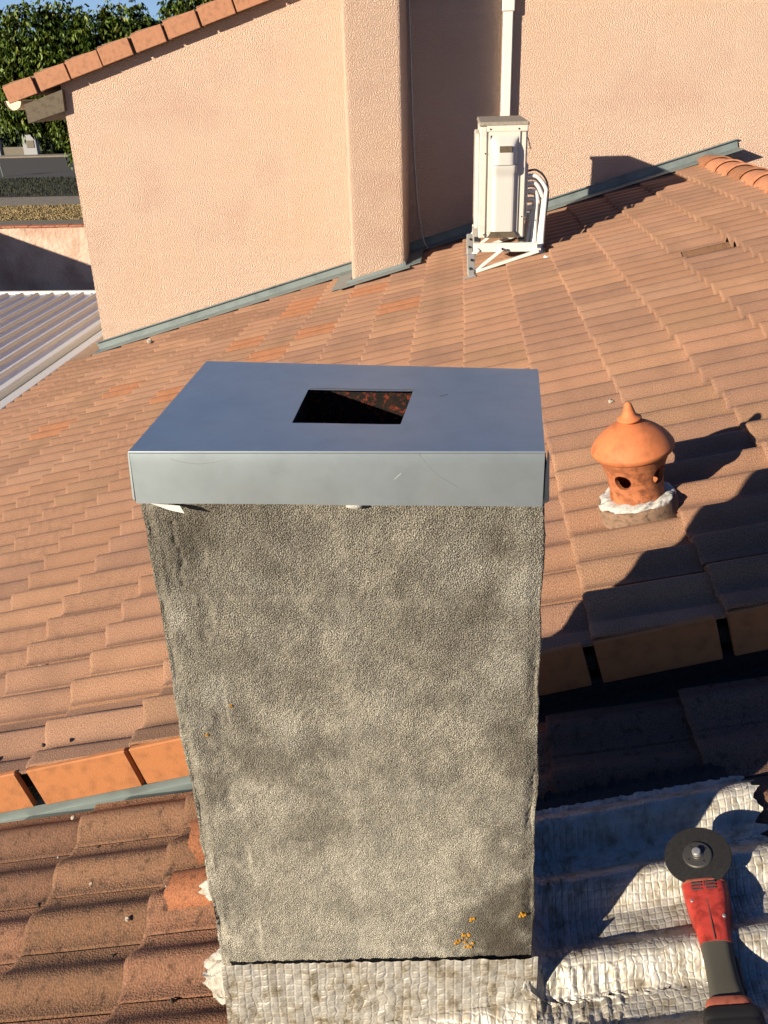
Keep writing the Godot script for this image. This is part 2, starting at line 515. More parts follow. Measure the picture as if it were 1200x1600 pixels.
# a tile in its own axes: x up the slope from its lower edge, y out of the roof, z towards the viewer; it spans z from -width to 0
func tile_shape(sd: int, width := 2.0 * ROLL, phase := 0.0, drop := 0.020, amp := 1.0) -> MB:
	var b := MB.new()
	var nz := 26
	var rows := [0.0, 0.005, 0.016, 0.12, 0.24, 0.40]
	var wob := noise(9.0, FastNoiseLite.TYPE_SIMPLEX_SMOOTH, 2, sd)
	var P := PackedVector3Array()
	var zs := []
	for j in nz - 3:
		zs.append(-width + 0.005 + (width - 0.005) * j / (nz - 4.0))
	for e in [-0.0045, -0.0025, 0.0005, 0.0035]:
		zs.append(-ROLL + e)
	zs.sort()
	for j in nz + 1:
		var z: float = zs[j]
		# the pan's lip over the next tile, and a finer joint line in the middle
		var lap := 0.0
		if width > 0.3:
			lap = 0.004 * smoothstep(-0.05, 0.0, z) + (-0.005 if z > -ROLL - 0.003 and z < -ROLL + 0.001 else 0.0)
		for k in rows.size():
			var s: float = rows[k]
			var across := prof(z + phase)
			if phase > 0.0 and z > -0.085:
				across = 0.022 * smoothstep(-0.085, -0.058, z)       # the flat lip above the skirt
			var y := across * amp + lap + 0.024 * (1.0 - s / 0.339) + wob.get_noise_2d(s, z) * 0.0022
			if k == 0:
				y -= 0.007
			elif k == 1:
				y -= 0.002
			var chip := wob.get_noise_2d(z * 4.0, 7.3) * 0.004 if k < 2 else 0.0
			P.append(Vector3(s + chip, y, z))
	b.grid(P, rows.size(), nz + 1)
	var F := PackedVector3Array()
	for k in 2:
		for j in nz + 1:
			var p := P[j * rows.size()]
			F.append(p - Vector3(-0.003, 0.022, 0) * k)
	b.grid(F, nz + 1, 2)
	var S := PackedVector3Array()
	for k in 2:
		for i in rows.size():
			S.append(P[nz * rows.size() + i] - Vector3(0, drop * k, 0))
	b.grid(S, rows.size(), 2)
	var S2 := PackedVector3Array()
	for k in 2:
		for i in rows.size():
			S2.append(P[rows.size() - 1 - i] - Vector3(0, drop * k, 0))
	b.grid(S2, rows.size(), 2)
	return b

# an end tile: half a roll, a pan, a roll, and a plain skirt that hangs down over the roof's edge
func verge_mesh(sd: int, width: float, phase: float, top: Material, skirt: Material, hang := 0.136) -> ArrayMesh:
	var m := tile_shape(sd, width, phase, 0.01).mesh(null, top)
	var b := MB.new()
	var y := 0.022 + 0.012
	var len := 0.308 + 0.022 * float((sd * 7) % 5) / 4.0
	b.box(Vector3(len, hang, 0.02), Transform3D(Basis.IDENTITY, Vector3(len * 0.5, y - hang * 0.5 - 0.003, 0.003)), 0.004)
	return b.mesh(m, skirt)

func tile_at(x: float, y: float, f: float) -> Transform3D:
	var t := Transform3D(slope_basis(), W(x, y, f))
	t.basis = t.basis * Basis.from_euler(Vector3(rng.randf_range(-0.006, 0.006), rng.randf_range(-0.006, 0.006), rng.randf_range(-0.003, 0.003)))
	t.origin += slope_basis() * Vector3(rng.randf_range(-0.005, 0.005), rng.randf_range(-0.0015, 0.0015), rng.randf_range(-0.002, 0.002))
	return t

func in_frame(p: Vector3, margin := 0.12) -> bool:
	var q := cam_t.affine_inverse() * p
	if q.z > -0.2:
		return false
	return absf(q.x / -q.z) < 0.4323 * (1.0 + margin) and absf(q.y / -q.z) < 0.5764 * (1.0 + margin)

func behind_chimney(p: Vector3) -> bool:      # the line from the eye to p passes through the stack
	var e := cam_t.origin
	var t := (1.1 - -e.z) / (-p.z - -e.z)
	if t <= 0.0 or t >= 1.0:
		return false
	var q := e + (p - e) * t - Vector3(0, EYE, 0)
	return q.x > -0.40 and q.x < 0.09 and q.y < -0.47 and q.y > -1.7

func build_main_roof() -> void:
	rng.seed = 11
	var roof := thing("tiled_roof", "large sunlit roof of sandy orange double roll tiles between the chimney and the tall pink wall", "roof")
	var eave := -4.16
	var ridge := 2.24
	# boarding under the tiles
	var d := MB.new()
	var b := slope_basis()
	var mid := on_main((eave + ridge) / 2 + 0.02, 5.56, -0.075)
	d.box(Vector3((ridge - eave) / b.x.x - 0.1, 0.05, 7.05), Transform3D(b, mid))
	part("deck", d, M.deck, roof)
	var e := MB.new()
	e.box(Vector3(0.2, 2.9, 7.0), Transform3D(Basis.IDENTITY, W(eave + 0.35, -4.1, 5.6)))
	part("wall", e, M.house, roof)
	var shapes := []
	var bufs := []
	for k in 4:
		bufs.append(tile_shape(100 + k))
		shapes.append(bufs[k].mesh())
	var fresh := [[-0.46, 6.984], [-0.753, 7.756], [-1.075, 6.914], [-1.637, 7.174], [-1.391, 6.45], [-1.376, 7.978], [-1.375, 8.3], [-3.2, 6.3], [-2.686, 6.73], [-2.2, 6.1]]
	var list := []
	for k in range(-13, 7):
		var x := 0.037 + PITCH * k
		for c in 20:
			var f := 2.24 + 0.34 * c
			var near := Vector2(x + 0.16, f + 0.17)
			if x > 1.2 and x < 1.5 and f > 5.6 and f < 5.94:
				near = Vector2(1.4, 5.9)
			list.append({"x": x, "f": f, "k": k, "c": c, "mid": on_main(near.x, near.y)})
	var ranked := []
	for q in list:
		var far: float = q.mid.distance_to(cam_t.origin)
		q.rank = far + (100.0 if not in_frame(q.mid) else 0.0) + (50.0 if behind_chimney(q.mid) else 0.0)
		ranked.append(q.rank)
	ranked.sort()
	var limit: float = ranked[mini(299, ranked.size() - 1)]
	var bulk := {}
	for q in list:
		var t := tile_at(q.x, roof_y(q.x, MAIN_N), q.f)
		var m: StandardMaterial3D = M.tile[rng.randi() % 7]
		# the courses by the eave and below the wall are older and darker
		if q.c >= 17 and q.x < -1.5 and rng.randf() < 0.65 or q.c >= 15 and q.x < -2.2 and rng.randf() < 0.45:
			m = M.worn[1 + rng.randi() % 3]
		elif q.x < -1.5 and rng.randf() < 0.3:
			m = M.worn[3]
		var label := ""
		for o in fresh:
			if absf(q.x + 0.16 - o[0]) < 0.163 and absf(q.f + 0.17 - o[1]) < 0.17:
				m = M.new_tile
				label = "fresh bright orange replacement tile"
		if q.k == 4 and q.c == 10:
			t.origin -= slope_basis().y * 0.034      # a tile that has sunk below its neighbours
			m = M.low[1]
			label = "sunken stained tile"
		var which := rng.randi() % 4
		if q.rank <= limit:
			put("tile", shapes[which], m, roof, t, label)
		else:
			if not bulk.has(m):
				bulk[m] = MB.new()
			bulk[m].add(bufs[which], t)
	var am := ArrayMesh.new()
	for m in bulk:
		bulk[m].mesh(am, m)
	var rest := put("far_tiles", am, null, roof)
	rest.set_meta("kind", "stuff")
	# tiles along the near edge, with their skirts
	var vm := []
	for k in 5:
		vm.append(verge_mesh(200 + k, 0.255, 0.085, M.tile[(k * 2) % 7], M.skirt))
	var vl := []
	for k in 5:
		vl.append(verge_mesh(210 + k, 0.288, 0.085, M.tile[(k * 2) % 7], M.skirt))
	for k in range(-10, 7):
		var x := 0.037 + PITCH * k
		var f := 1.985 - 0.012 * float(x < -0.5) * 3.0
		var t := tile_at(x, roof_y(x, MAIN_N), f)
		put("verge_tile", (vl if x < -0.5 else vm)[absi(k * 3) % 5], null, roof, t)
	# half round ridge tiles, lapped towards the wall
	var rb := MB.new()
	for side in 2:
		var R := PackedVector3Array()
		for j in 2:
			for i in 17:
				var a := PI * i / 16.0
				var r := (0.155 if j == 1 else 0.135) - 0.016 * side
				R.append(Vector3(-cos(a) * r, sin(a) * r * 0.72, -0.42 + 0.42 * j))
		rb.grid(R, 17, 2, false, PackedVector2Array(), PackedColorArray(), side == 1)
	var lip := PackedVector3Array()
	for j in 2:
		for i in 17:
			var a := PI * i / 16.0
			var r := 0.155 - 0.016 * j
			lip.append(Vector3(-cos(a) * r, sin(a) * r * 0.72, 0))
	rb.grid(lip, 17, 2)
	var rm := rb.mesh()
	for k in 14:
		var f := 8.72 - 0.37 * k
		put("ridge_tile", rm, M.ridge if k % 3 else M.new_tile, roof, Transform3D(Basis.from_euler(Vector3(-0.02, rng.randf_range(-0.02, 0.02), rng.randf_range(-0.03, 0.03))), W(ridge + 0.07, roof_y(ridge, MAIN_N) + 0.015, f)))
	# the other slope, beyond the ridge
	var back := MB.new()
	var top := W(ridge + 0.05, roof_y(ridge, MAIN_N) - 0.02, 5.5)
	back.box(Vector3(3.0, 0.05, 7.05), Transform3D(Basis(Vector3(b.x.x, -b.x.y, 0), Vector3(b.x.y, b.x.x, 0), Vector3.BACK), top + Vector3(b.x.x, -b.x.y, 0) * 1.5))
	part("back_slope", back, M.tile[2], roof)
	# grey strip under the skirts
	var z := MB.new()
	z.bar(on_main(-4.0, 1.955, -0.140), on_main(-0.3, 1.975, -0.140), 0.004, 0.075, b.y)
	z.bar(on_main(-4.0, 1.935, -0.160), on_main(-0.3, 1.955, -0.160), 0.045, 0.003, b.y)
	part("flashing", z, M.zinc, roof)
	z = MB.new()
	z.bar(on_main(-0.3, 1.985, -0.150), on_main(2.3, 1.995, -0.150), 0.02, 0.11, b.y)
	z.bar(on_main(-0.3, 2.03, -0.165), on_main(2.3, 2.04, -0.165), 0.25, 0.02, b.y)
	part("edge_board", z, M.bitumen, roof)

func build_lower_roof() -> void:
	rng.seed = 23
	var roof := thing("tiled_roof", "nearer lower roof of weathered brown tiles that carries the chimney", "roof")
	var b := slope_basis()
	var d := MB.new()
	d.box(Vector3(4.6, 0.05, 5.0), Transform3D(b, on_low(-0.4, -0.56, -0.07)))
	part("deck", d, M.deck, roof)
	var bufs := []
	var shapes := []
	for k in 4:
		bufs.append(tile_shape(300 + k, 2.0 * ROLL, 0.0, 0.020, 0.62))
		shapes.append(bufs[k].mesh())
	var rest := {}
	for k in range(-4, 6):
		var x := -1.06 + PITCH * k
		for c in range(-9, 3):
			var f := 1.225 + 0.34 * c
			var w := 0.34
			if c == 2:
				w = 0.0
			if w == 0.0:
				continue
			var inside := x > -0.44 and x + 0.3255 < 0.14 and f > 1.1 and f + 0.34 < 1.5
			if inside:
				continue
			var t := tile_at(x, roof_y(x, LOW_N), f)
			var m: StandardMaterial3D = M.low[rng.randi() % 5]
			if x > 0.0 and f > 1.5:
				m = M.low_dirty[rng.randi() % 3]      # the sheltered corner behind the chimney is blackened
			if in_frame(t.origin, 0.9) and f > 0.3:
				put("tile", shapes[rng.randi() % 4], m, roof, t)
			else:
				if not rest.has(m):
					rest[m] = MB.new()
				rest[m].add(bufs[0], t)
	var am := ArrayMesh.new()
	for m in rest:
		rest[m].mesh(am, m)
	put("far_tiles", am, null, roof).set_meta("kind", "stuff")
	# clay pieces bedded beside the chimney
	for q in [[-0.655, 1.645, 0.30, 0.26, 0.040, 0.25], [-0.670, 1.500, 0.36, 0.24, 0.030, -0.12], [-0.605, 1.80, 0.3, 0.22, 0.036, 0.1]]:
		var g := MB.new()
		for side in 2:
			var P := PackedVector3Array()
			for j in 9:
				for i in 13:
					var a := PI * i / 12.0
					var s := float(j) / 8.0
					var r: float = q[4] * 1.6 - 0.012 * side
					P.append(Vector3(s * q[3] + 0.006 * sin(i * 1.3), sin(a) * r * 0.9 + 0.02 + 0.02 * s, -cos(a) * r * 1.1))
			var PT := PackedVector3Array()
			var t := Transform3D(b * Basis.from_euler(Vector3(0, q[5], 0)), on_low(q[0], q[1], 0.015))
			for j in 13:
				for i in 9:
					PT.append(t * P[i * 13 + j])
			g.grid(PT, 9, 13, false, PackedVector2Array(), PackedColorArray(), side == 1)
		var E := PackedVector3Array()
		var te := Transform3D(b * Basis.from_euler(Vector3(0, q[5], 0)), on_low(q[0], q[1], 0.015))
		for k in 2:
			for i in 13:
				var a := PI * i / 12.0
				var r: float = q[4] * 1.6 - 0.012 * k
				E.append(te * Vector3(0.006 * sin(i * 1.3), sin(a) * r * 0.9 + 0.02, -cos(a) * r * 1.1))
		g.grid(E, 13, 2)
		part("clay_piece", g, M.clay_piece, roof)

# ------------------------------------------------------------------ the chimney
func bil(a: Vector3, b: Vector3, c: Vector3, d: Vector3, u: float, v: float) -> Vector3:
	return a.lerp(b, u).lerp(c.lerp(d, u), v)

func build_chimney() -> void:
	var ch := thing("chimney", "grey roughcast chimney stack with a galvanised sheet metal cap in the foreground", "chimney")
	# stack: a ring of perimeter points swept down, roughened
	var fr := 1.108
	var bk := 1.47
	var y0 := -0.47
	var y1 := -1.80
	var nf := 190
	var ns := 60
	var nb := 40
	var ring := []      # [u along x from 0 to 1, depth from 0 to 1, normal]
	for i in nf:
		ring.append([float(i) / (nf - 1), 0.0, Vector3(0, 0, 1)])
	for i in ns:
		ring.append([1.0, (i + 0.5) / ns, Vector3(1, 0, 0)])
	for i in nb:
		ring.append([1.0 - float(i) / (nb - 1), 1.0, Vector3(0, 0, -1)])
	for i in ns:
		ring.append([0.0, 1.0 - (i + 0.5) / ns, Vector3(-1, 0, 0)])
	var nv := 360
	var big := noise(7.0, FastNoiseLite.TYPE_SIMPLEX_SMOOTH, 3, 401)
	var fine := noise(95.0, FastNoiseLite.TYPE_SIMPLEX_SMOOTH, 2, 402)
	var edge_n := noise(26.0, FastNoiseLite.TYPE_SIMPLEX_SMOOTH, 3, 403)
	var stain := noise(4.2, FastNoiseLite.TYPE_SIMPLEX_SMOOTH, 4, 404, 0.55)
	var stain2 := noise(13.0, FastNoiseLite.TYPE_SIMPLEX_SMOOTH, 4, 405, 0.6)
	var P := PackedVector3Array()
	var C := PackedColorArray()
	var nu := ring.size()
	for j in nv:
		var v := float(j) / (nv - 1)
		var y := lerpf(y0, y1, v)
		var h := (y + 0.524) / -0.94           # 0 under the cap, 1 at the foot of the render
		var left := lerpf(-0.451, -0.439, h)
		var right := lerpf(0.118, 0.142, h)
		for i in nu:
			var r: Array = ring[i]
			var x := lerpf(left, right, r[0])
			var f := lerpf(fr, bk, r[1])
			var n: Vector3 = r[2]
			var to_left: float = r[0] * 0.555
			var to_right: float = (1.0 - r[0]) * 0.555
			var near_edge := minf(to_left, to_right) if n.z > 0.5 else 1.0
			var amp := big.get_noise_3d(x, y, f) * 0.006 + fine.get_noise_3d(x, y, f) * 0.0014
			# worn and chipped arrises
			if near_edge < 0.02:
				amp -= (0.02 - near_edge) * 0.28
				n = (n + Vector3(signf(r[0] - 0.5), 0, 0) * 0.8 * (1.0 - near_edge / 0.02)).normalized()
				amp += (edge_n.get_noise_2d(y * 0.22, 3.0 if r[0] < 0.5 else 9.0) * 0.007 + edge_n.get_noise_3d(x * 2.0, y * 1.6, f) * 0.0022) * (1.0 - near_edge / 0.02)
			elif near_edge < 0.08 and r[0] < 0.5:
				amp -= maxf(0.0, edge_n.get_noise_2d(x * 0.6, y * 0.35)) * 0.006
			# a hair crack down the upper left
			if n.z > 0.5:
				for ck in [[-0.409, -0.56, -0.67, 0.06]]:
					if y < ck[1] and y > ck[2]:
						var cx: float = ck[0] + (ck[1] - y) * ck[3] + edge_n.get_noise_2d(y * 0.8, ck[0]) * 0.010
						if absf(x - cx) < 0.0023:
							amp -= 0.0026
			var p := W(x, y, f) + n * amp
			P.append(p)
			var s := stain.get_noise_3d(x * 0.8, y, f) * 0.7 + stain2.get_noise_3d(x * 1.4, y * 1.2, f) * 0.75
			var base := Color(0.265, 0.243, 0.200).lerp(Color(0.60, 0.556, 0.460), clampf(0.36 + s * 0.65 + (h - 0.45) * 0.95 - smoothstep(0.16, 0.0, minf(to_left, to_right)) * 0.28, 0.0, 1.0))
			# grey scoured patches and black growth
			var g := stain2.get_noise_3d(x * 0.7 + 3.0, y * 0.7, f)
			base = base.lerp(Color(0.37, 0.35, 0.30), smoothstep(0.08, 0.5, g) * 0.6)
			var dk := stain.get_noise_3d(x + 9.0, y * 0.8, f) + 0.35 * stain2.get_noise_3d(x, y + 5.0, f)
			base = base.lerp(Color(0.125, 0.112, 0.085), smoothstep(0.12, 0.6, dk) * 0.42)
			for q in [[0.045, -0.60, 0.05, 0.7], [-0.40, -0.56, 0.06, 0.5], [-0.30, -1.0, 0.06, 0.35], [0.085, -1.41, 0.10, 0.9], [0.10, -1.15, 0.06, 0.5], [-0.42, -1.05, 0.05, 0.4], [0.09, -0.95, 0.05, 0.4], [-0.23, -1.12, 0.05, 0.3], [0.04, -0.68, 0.035, 0.5]]:
				var dd: float = Vector2(x - q[0], (y - q[1]) * 0.8).length() / q[2] + s * 1.2
				base = base.lerp(Color(0.115, 0.098, 0.072), (1.0 - smoothstep(0.2, 1.4, dd)) * minf(1.0, q[3] * 1.25))
			for q in [[0.02, -0.62, 0.05, 0.5], [0.09, -0.66, 0.04, 0.7], [-0.27, -0.93, 0.035, 0.5], [-0.42, -0.72, 0.025, 0.8], [0.07, -0.80, 0.03, 0.6], [-0.38, -0.86, 0.03, 0.6], [-0.1, -1.33, 0.14, 0.35]]:
				var dd: float = Vector2(x - q[0], (y - q[1]) * 0.7).length() / q[2] + s * 0.8
				base = base.lerp(Color(0.48, 0.455, 0.39), (1.0 - smoothstep(0.3, 1.2, dd)) * q[3])
			C.append(base)
	var sm := MB.new()
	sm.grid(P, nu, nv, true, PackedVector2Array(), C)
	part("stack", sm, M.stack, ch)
	# cap: a folded sheet with a rough hole cut in it
	var A := W(-0.452, -0.445, 1.520)
	var B := W(0.132, -0.445, 1.462)
	var Cc := W(-0.449, -0.446, 1.096)
	var D := W(0.113, -0.444, 1.096)
	var buckle := noise(3.0, FastNoiseLite.TYPE_SIMPLEX_SMOOTH, 2, 411)
	var hx := [-0.2445, -0.0805]
	var cap := MB.new()
	var hole_u := [[0.362, 0.656], [0.366, 0.645]]    # left and right rim at the back and the front
	var vb := 0.350
	var vf := 0.735
	var us := [[0.0, 0.0], [1.0, 1.0]]
	for reg in [[0, 0.0, vb, 40, 12], [1, vf, 1.0, 40, 10], [2, vb, vf, 16, 14], [3, vb, vf, 14, 14]]:
		var Q := PackedVector3Array()
		for j in reg[4] + 1:
			var v := lerpf(reg[1], reg[2], float(j) / reg[4])
			var q := (v - vb) / (vf - vb)
			var lo := 0.0
			var hi := 1.0
			if reg[0] == 2:
				hi = lerpf(hole_u[0][0], hole_u[1][0], q)
			if reg[0] == 3:
				lo = lerpf(hole_u[0][1], hole_u[1][1], q)
			for i in reg[3] + 1:
				var u := lerpf(lo, hi, float(i) / reg[3])
				var p := bil(A, B, Cc, D, u, v)
				p.y += buckle.get_noise_2d(p.x, p.z) * 0.0016 * minf(1.0, 8.0 * minf(minf(u, 1.0 - u), minf(v, 1.0 - v)))
				Q.append(p)
		cap.grid(Q, reg[3] + 1, reg[4] + 1)
	# the turned-down sides, each a wavy strip
	var drop := 0.0775
	for sd in [[Cc, D, 48, Vector3(0, 0, 0.004)], [D, B, 24, Vector3(0.003, 0, 0)], [B, A, 30, Vector3(0, 0, -0.003)], [A, Cc, 24, Vector3(-0.003, 0, 0)]]:
		var Q := PackedVector3Array()
		var rows := 8
		for j in rows + 1:
			for i in int(sd[2]) + 1:
				var q: Vector3 = sd[0].lerp(sd[1], float(i) / sd[2])
				var k := float(j) / rows
				q += sd[3] * (k + 0.15 * minf(1.0, j)) + Vector3(0, -drop * k, 0)
				if sd[2] == 48:
					q.y -= 0.002 * k * float(i) / 48.0
					q.z += buckle.get_noise_2d(q.x * 1.3, q.y * 2.0 + 9.0) * 0.0014 * k
				Q.append(q)
		cap.grid(Q, int(sd[2]) + 1, rows + 1)
	var cap_o := part("cap", cap, M.steel, ch)
	# bright fold along the front edge, the cut lips of the hole, loose corner tabs
	var fold := MB.new()
	fold.tube(PackedVector3Array([Cc + Vector3(0, -0.0015, 0.001), Cc.lerp(D, 0.5) + Vector3(0, -0.0015, 0.001), D + Vector3(0, -0.0015, 0.001)]), 0.0022, 8, 2)
	part("folded_edge", fold, M.steel, cap_o)
	for q in [[[0.612, -0.058], [0.635, -0.046], [0.662, -0.032], 0], [[0.10, -0.012], [0.17, -0.019], [0.25, -0.012], 1], [[0.705, -0.004], [0.745, -0.032], [0.80, -0.052], 1]]:
		var sc := MB.new()
		var path := PackedVector3Array()
		for k in 3:
			var pt := Cc.lerp(D, q[k][0])
			path.append(pt + Vector3(0, q[k][1], 0.0036 * -q[k][1] / drop + 0.0005))
		sc.tube(path, 0.0004 if q[3] == 0 else 0.00025, 6, 6)
		part("scratch", sc, M.scratch[q[3]], cap_o)
	for q in [[0.73, 0.42, 0.752, 0.385]]:
		var sc := MB.new()
		sc.tube(PackedVector3Array([bil(A, B, Cc, D, q[0], q[1]) + Vector3(0, 0.0002, 0), bil(A, B, Cc, D, q[2], q[3]) + Vector3(0, 0.0002, 0)]), 0.0006, 6, 3)
		part("scratch", sc, M.scratch[0 if q[0] < 0.6 else 1], cap_o)
	var lips := MB.new()
	var HL := bil(A, B, Cc, D, hole_u[0][0], vb)
	var HR := bil(A, B, Cc, D, hole_u[0][1], vb)
	var Q2 := PackedVector3Array()
	for j in 3:
		for i in 25:
			var u := i / 24.0
			Q2.append(HL.lerp(HR, u) + Vector3(0, 0.001 + j * (0.0008 + 0.0014 * maxf(0.0, sin(u * 7.0)) * u), 0.0005 * j))
	lips.grid(Q2, 25, 3, false, PackedVector2Array(), PackedColorArray(), true)
	part("cut_lip", lips, M.steel, cap_o)
	for q in [[Cc, -1.0, 0.012], [D, 1.0, 0.010]]:
		var tab := MB.new()
		var o: Vector3 = q[0]
		var s: float = q[1]
		tab.prism(PackedVector2Array([Vector2(0.001 * s, -0.004), Vector2(s * q[2] * 0.35, -0.010), Vector2(s * q[2] * 0.7, -0.080), Vector2(-0.002 * s, -0.083)]), 0.0012, Transform3D(Basis.from_euler(Vector3(0, 0.35 * s, 0)), o + Vector3(0.004 * s, 0, -0.012)))
		part("corner_tab", tab, M.steel, cap_o)
	var bent := MB.new()
	bent.face([Cc + Vector3(0.018, -0.0785, 0.002), Cc + Vector3(0.062, -0.0800, 0.006), Cc + Vector3(0.071, -0.0870, 0.016), Cc + Vector3(0.050, -0.0845, 0.012)], Cc - Vector3(0, 0, 1))
	part("bent_tab", bent, M.white, cap_o)
	# a dab of pale mortar squeezed out under the cap
	var dab := MB.new()
	var dp := PackedVector3Array()
	for j in 7:
		for i in 12:
			var a := TAU * i / 12.0
			var r := sin(PI * (j + 0.02) / 6.04)
			dp.append(W(-0.143, -0.526, 1.100) + Vector3(cos(a) * r * (0.011 + 0.003 * sin(a * 3.0)), -cos(PI * j / 6.0) * -0.005 - 0.002, sin(a) * r * 0.006))
	dab.grid(dp, 12, 7, true)
	part("mortar_dab", dab, M.mortar, ch)
	# flue
	var fl := MB.new()
	var x0 := -0.252
	var x1 := -0.070
	var f0 := 1.200
	var f1 := 1.385
	var ya := -0.452
	var yb := -1.30
	fl.face([W(x0, ya, f0), W(x1, ya, f0), W(x1, yb, f0), W(x0, yb, f0)], W(0, -0.8, 0))
	fl.face([W(x0, ya, f1), W(x1, ya, f1), W(x1, yb, f1), W(x0, yb, f1)], W(0, -0.8, 3))
	fl.face([W(x0, ya, f0), W(x0, ya, f1), W(x0, yb, f1), W(x0, yb, f0)], W(-3, -0.8, 1.3))
	fl.face([W(x1, ya, f0), W(x1, ya, f1), W(x1, yb, f1), W(x1, yb, f0)], W(3, -0.8, 1.3))
	fl.face([W(x0, yb, f0), W(x1, yb, f0), W(x1, yb, f1), W(x0, yb, f1)], W(0, -3, 1.3))
	part("flue", fl, M.soot, ch)
	# lichen
	var lr := RandomNumberGenerator.new()
	lr.seed = 8
	for q in [[0.021, -1.391, 0.0085], [0.026, -1.412, 0.0100], [0.007, -1.405, 0.0065], [0.034, -1.346, 0.0075], [0.118, -1.325, 0.0070], [-0.356, -0.884, 0.0034], [-0.402, -0.947, 0.0034]]:
		var l := MB.new()
		for k in 9:
			var ox: float = q[0] + lr.randf_range(-0.9, 0.9) * q[2]
			var oy: float = q[1] + lr.randf_range(-0.7, 0.7) * q[2]
			var rad: float = q[2] * lr.randf_range(0.22, 0.5)
			var o := W(ox, oy, fr - big.get_noise_3d(ox, oy, fr) * 0.006 - fine.get_noise_3d(ox, oy, fr) * 0.0014)
			var R := PackedVector3Array()
			for j in 4:
				for i in 9:
					var a := TAU * i / 9.0
					var r: float = rad * [0.02, 0.4, 0.8, 1.0][j] * (1.0 + 0.35 * sin(a * 2.0 + k * 1.7) * sin(a * 3.0 + k))
					R.append(o + Vector3(r * sin(a), r * cos(a), [0.0016, 0.0015, 0.0009, -0.003][j]))
			l.grid(R, 9, 4, true, PackedVector2Array(), PackedColorArray(), false)
		part("lichen", l, M.lichen, ch)

# ------------------------------------------------------------------ aluminium flashing round the chimney's foot
func low_h(f: float) -> float:
	return prof(f - 1.225)

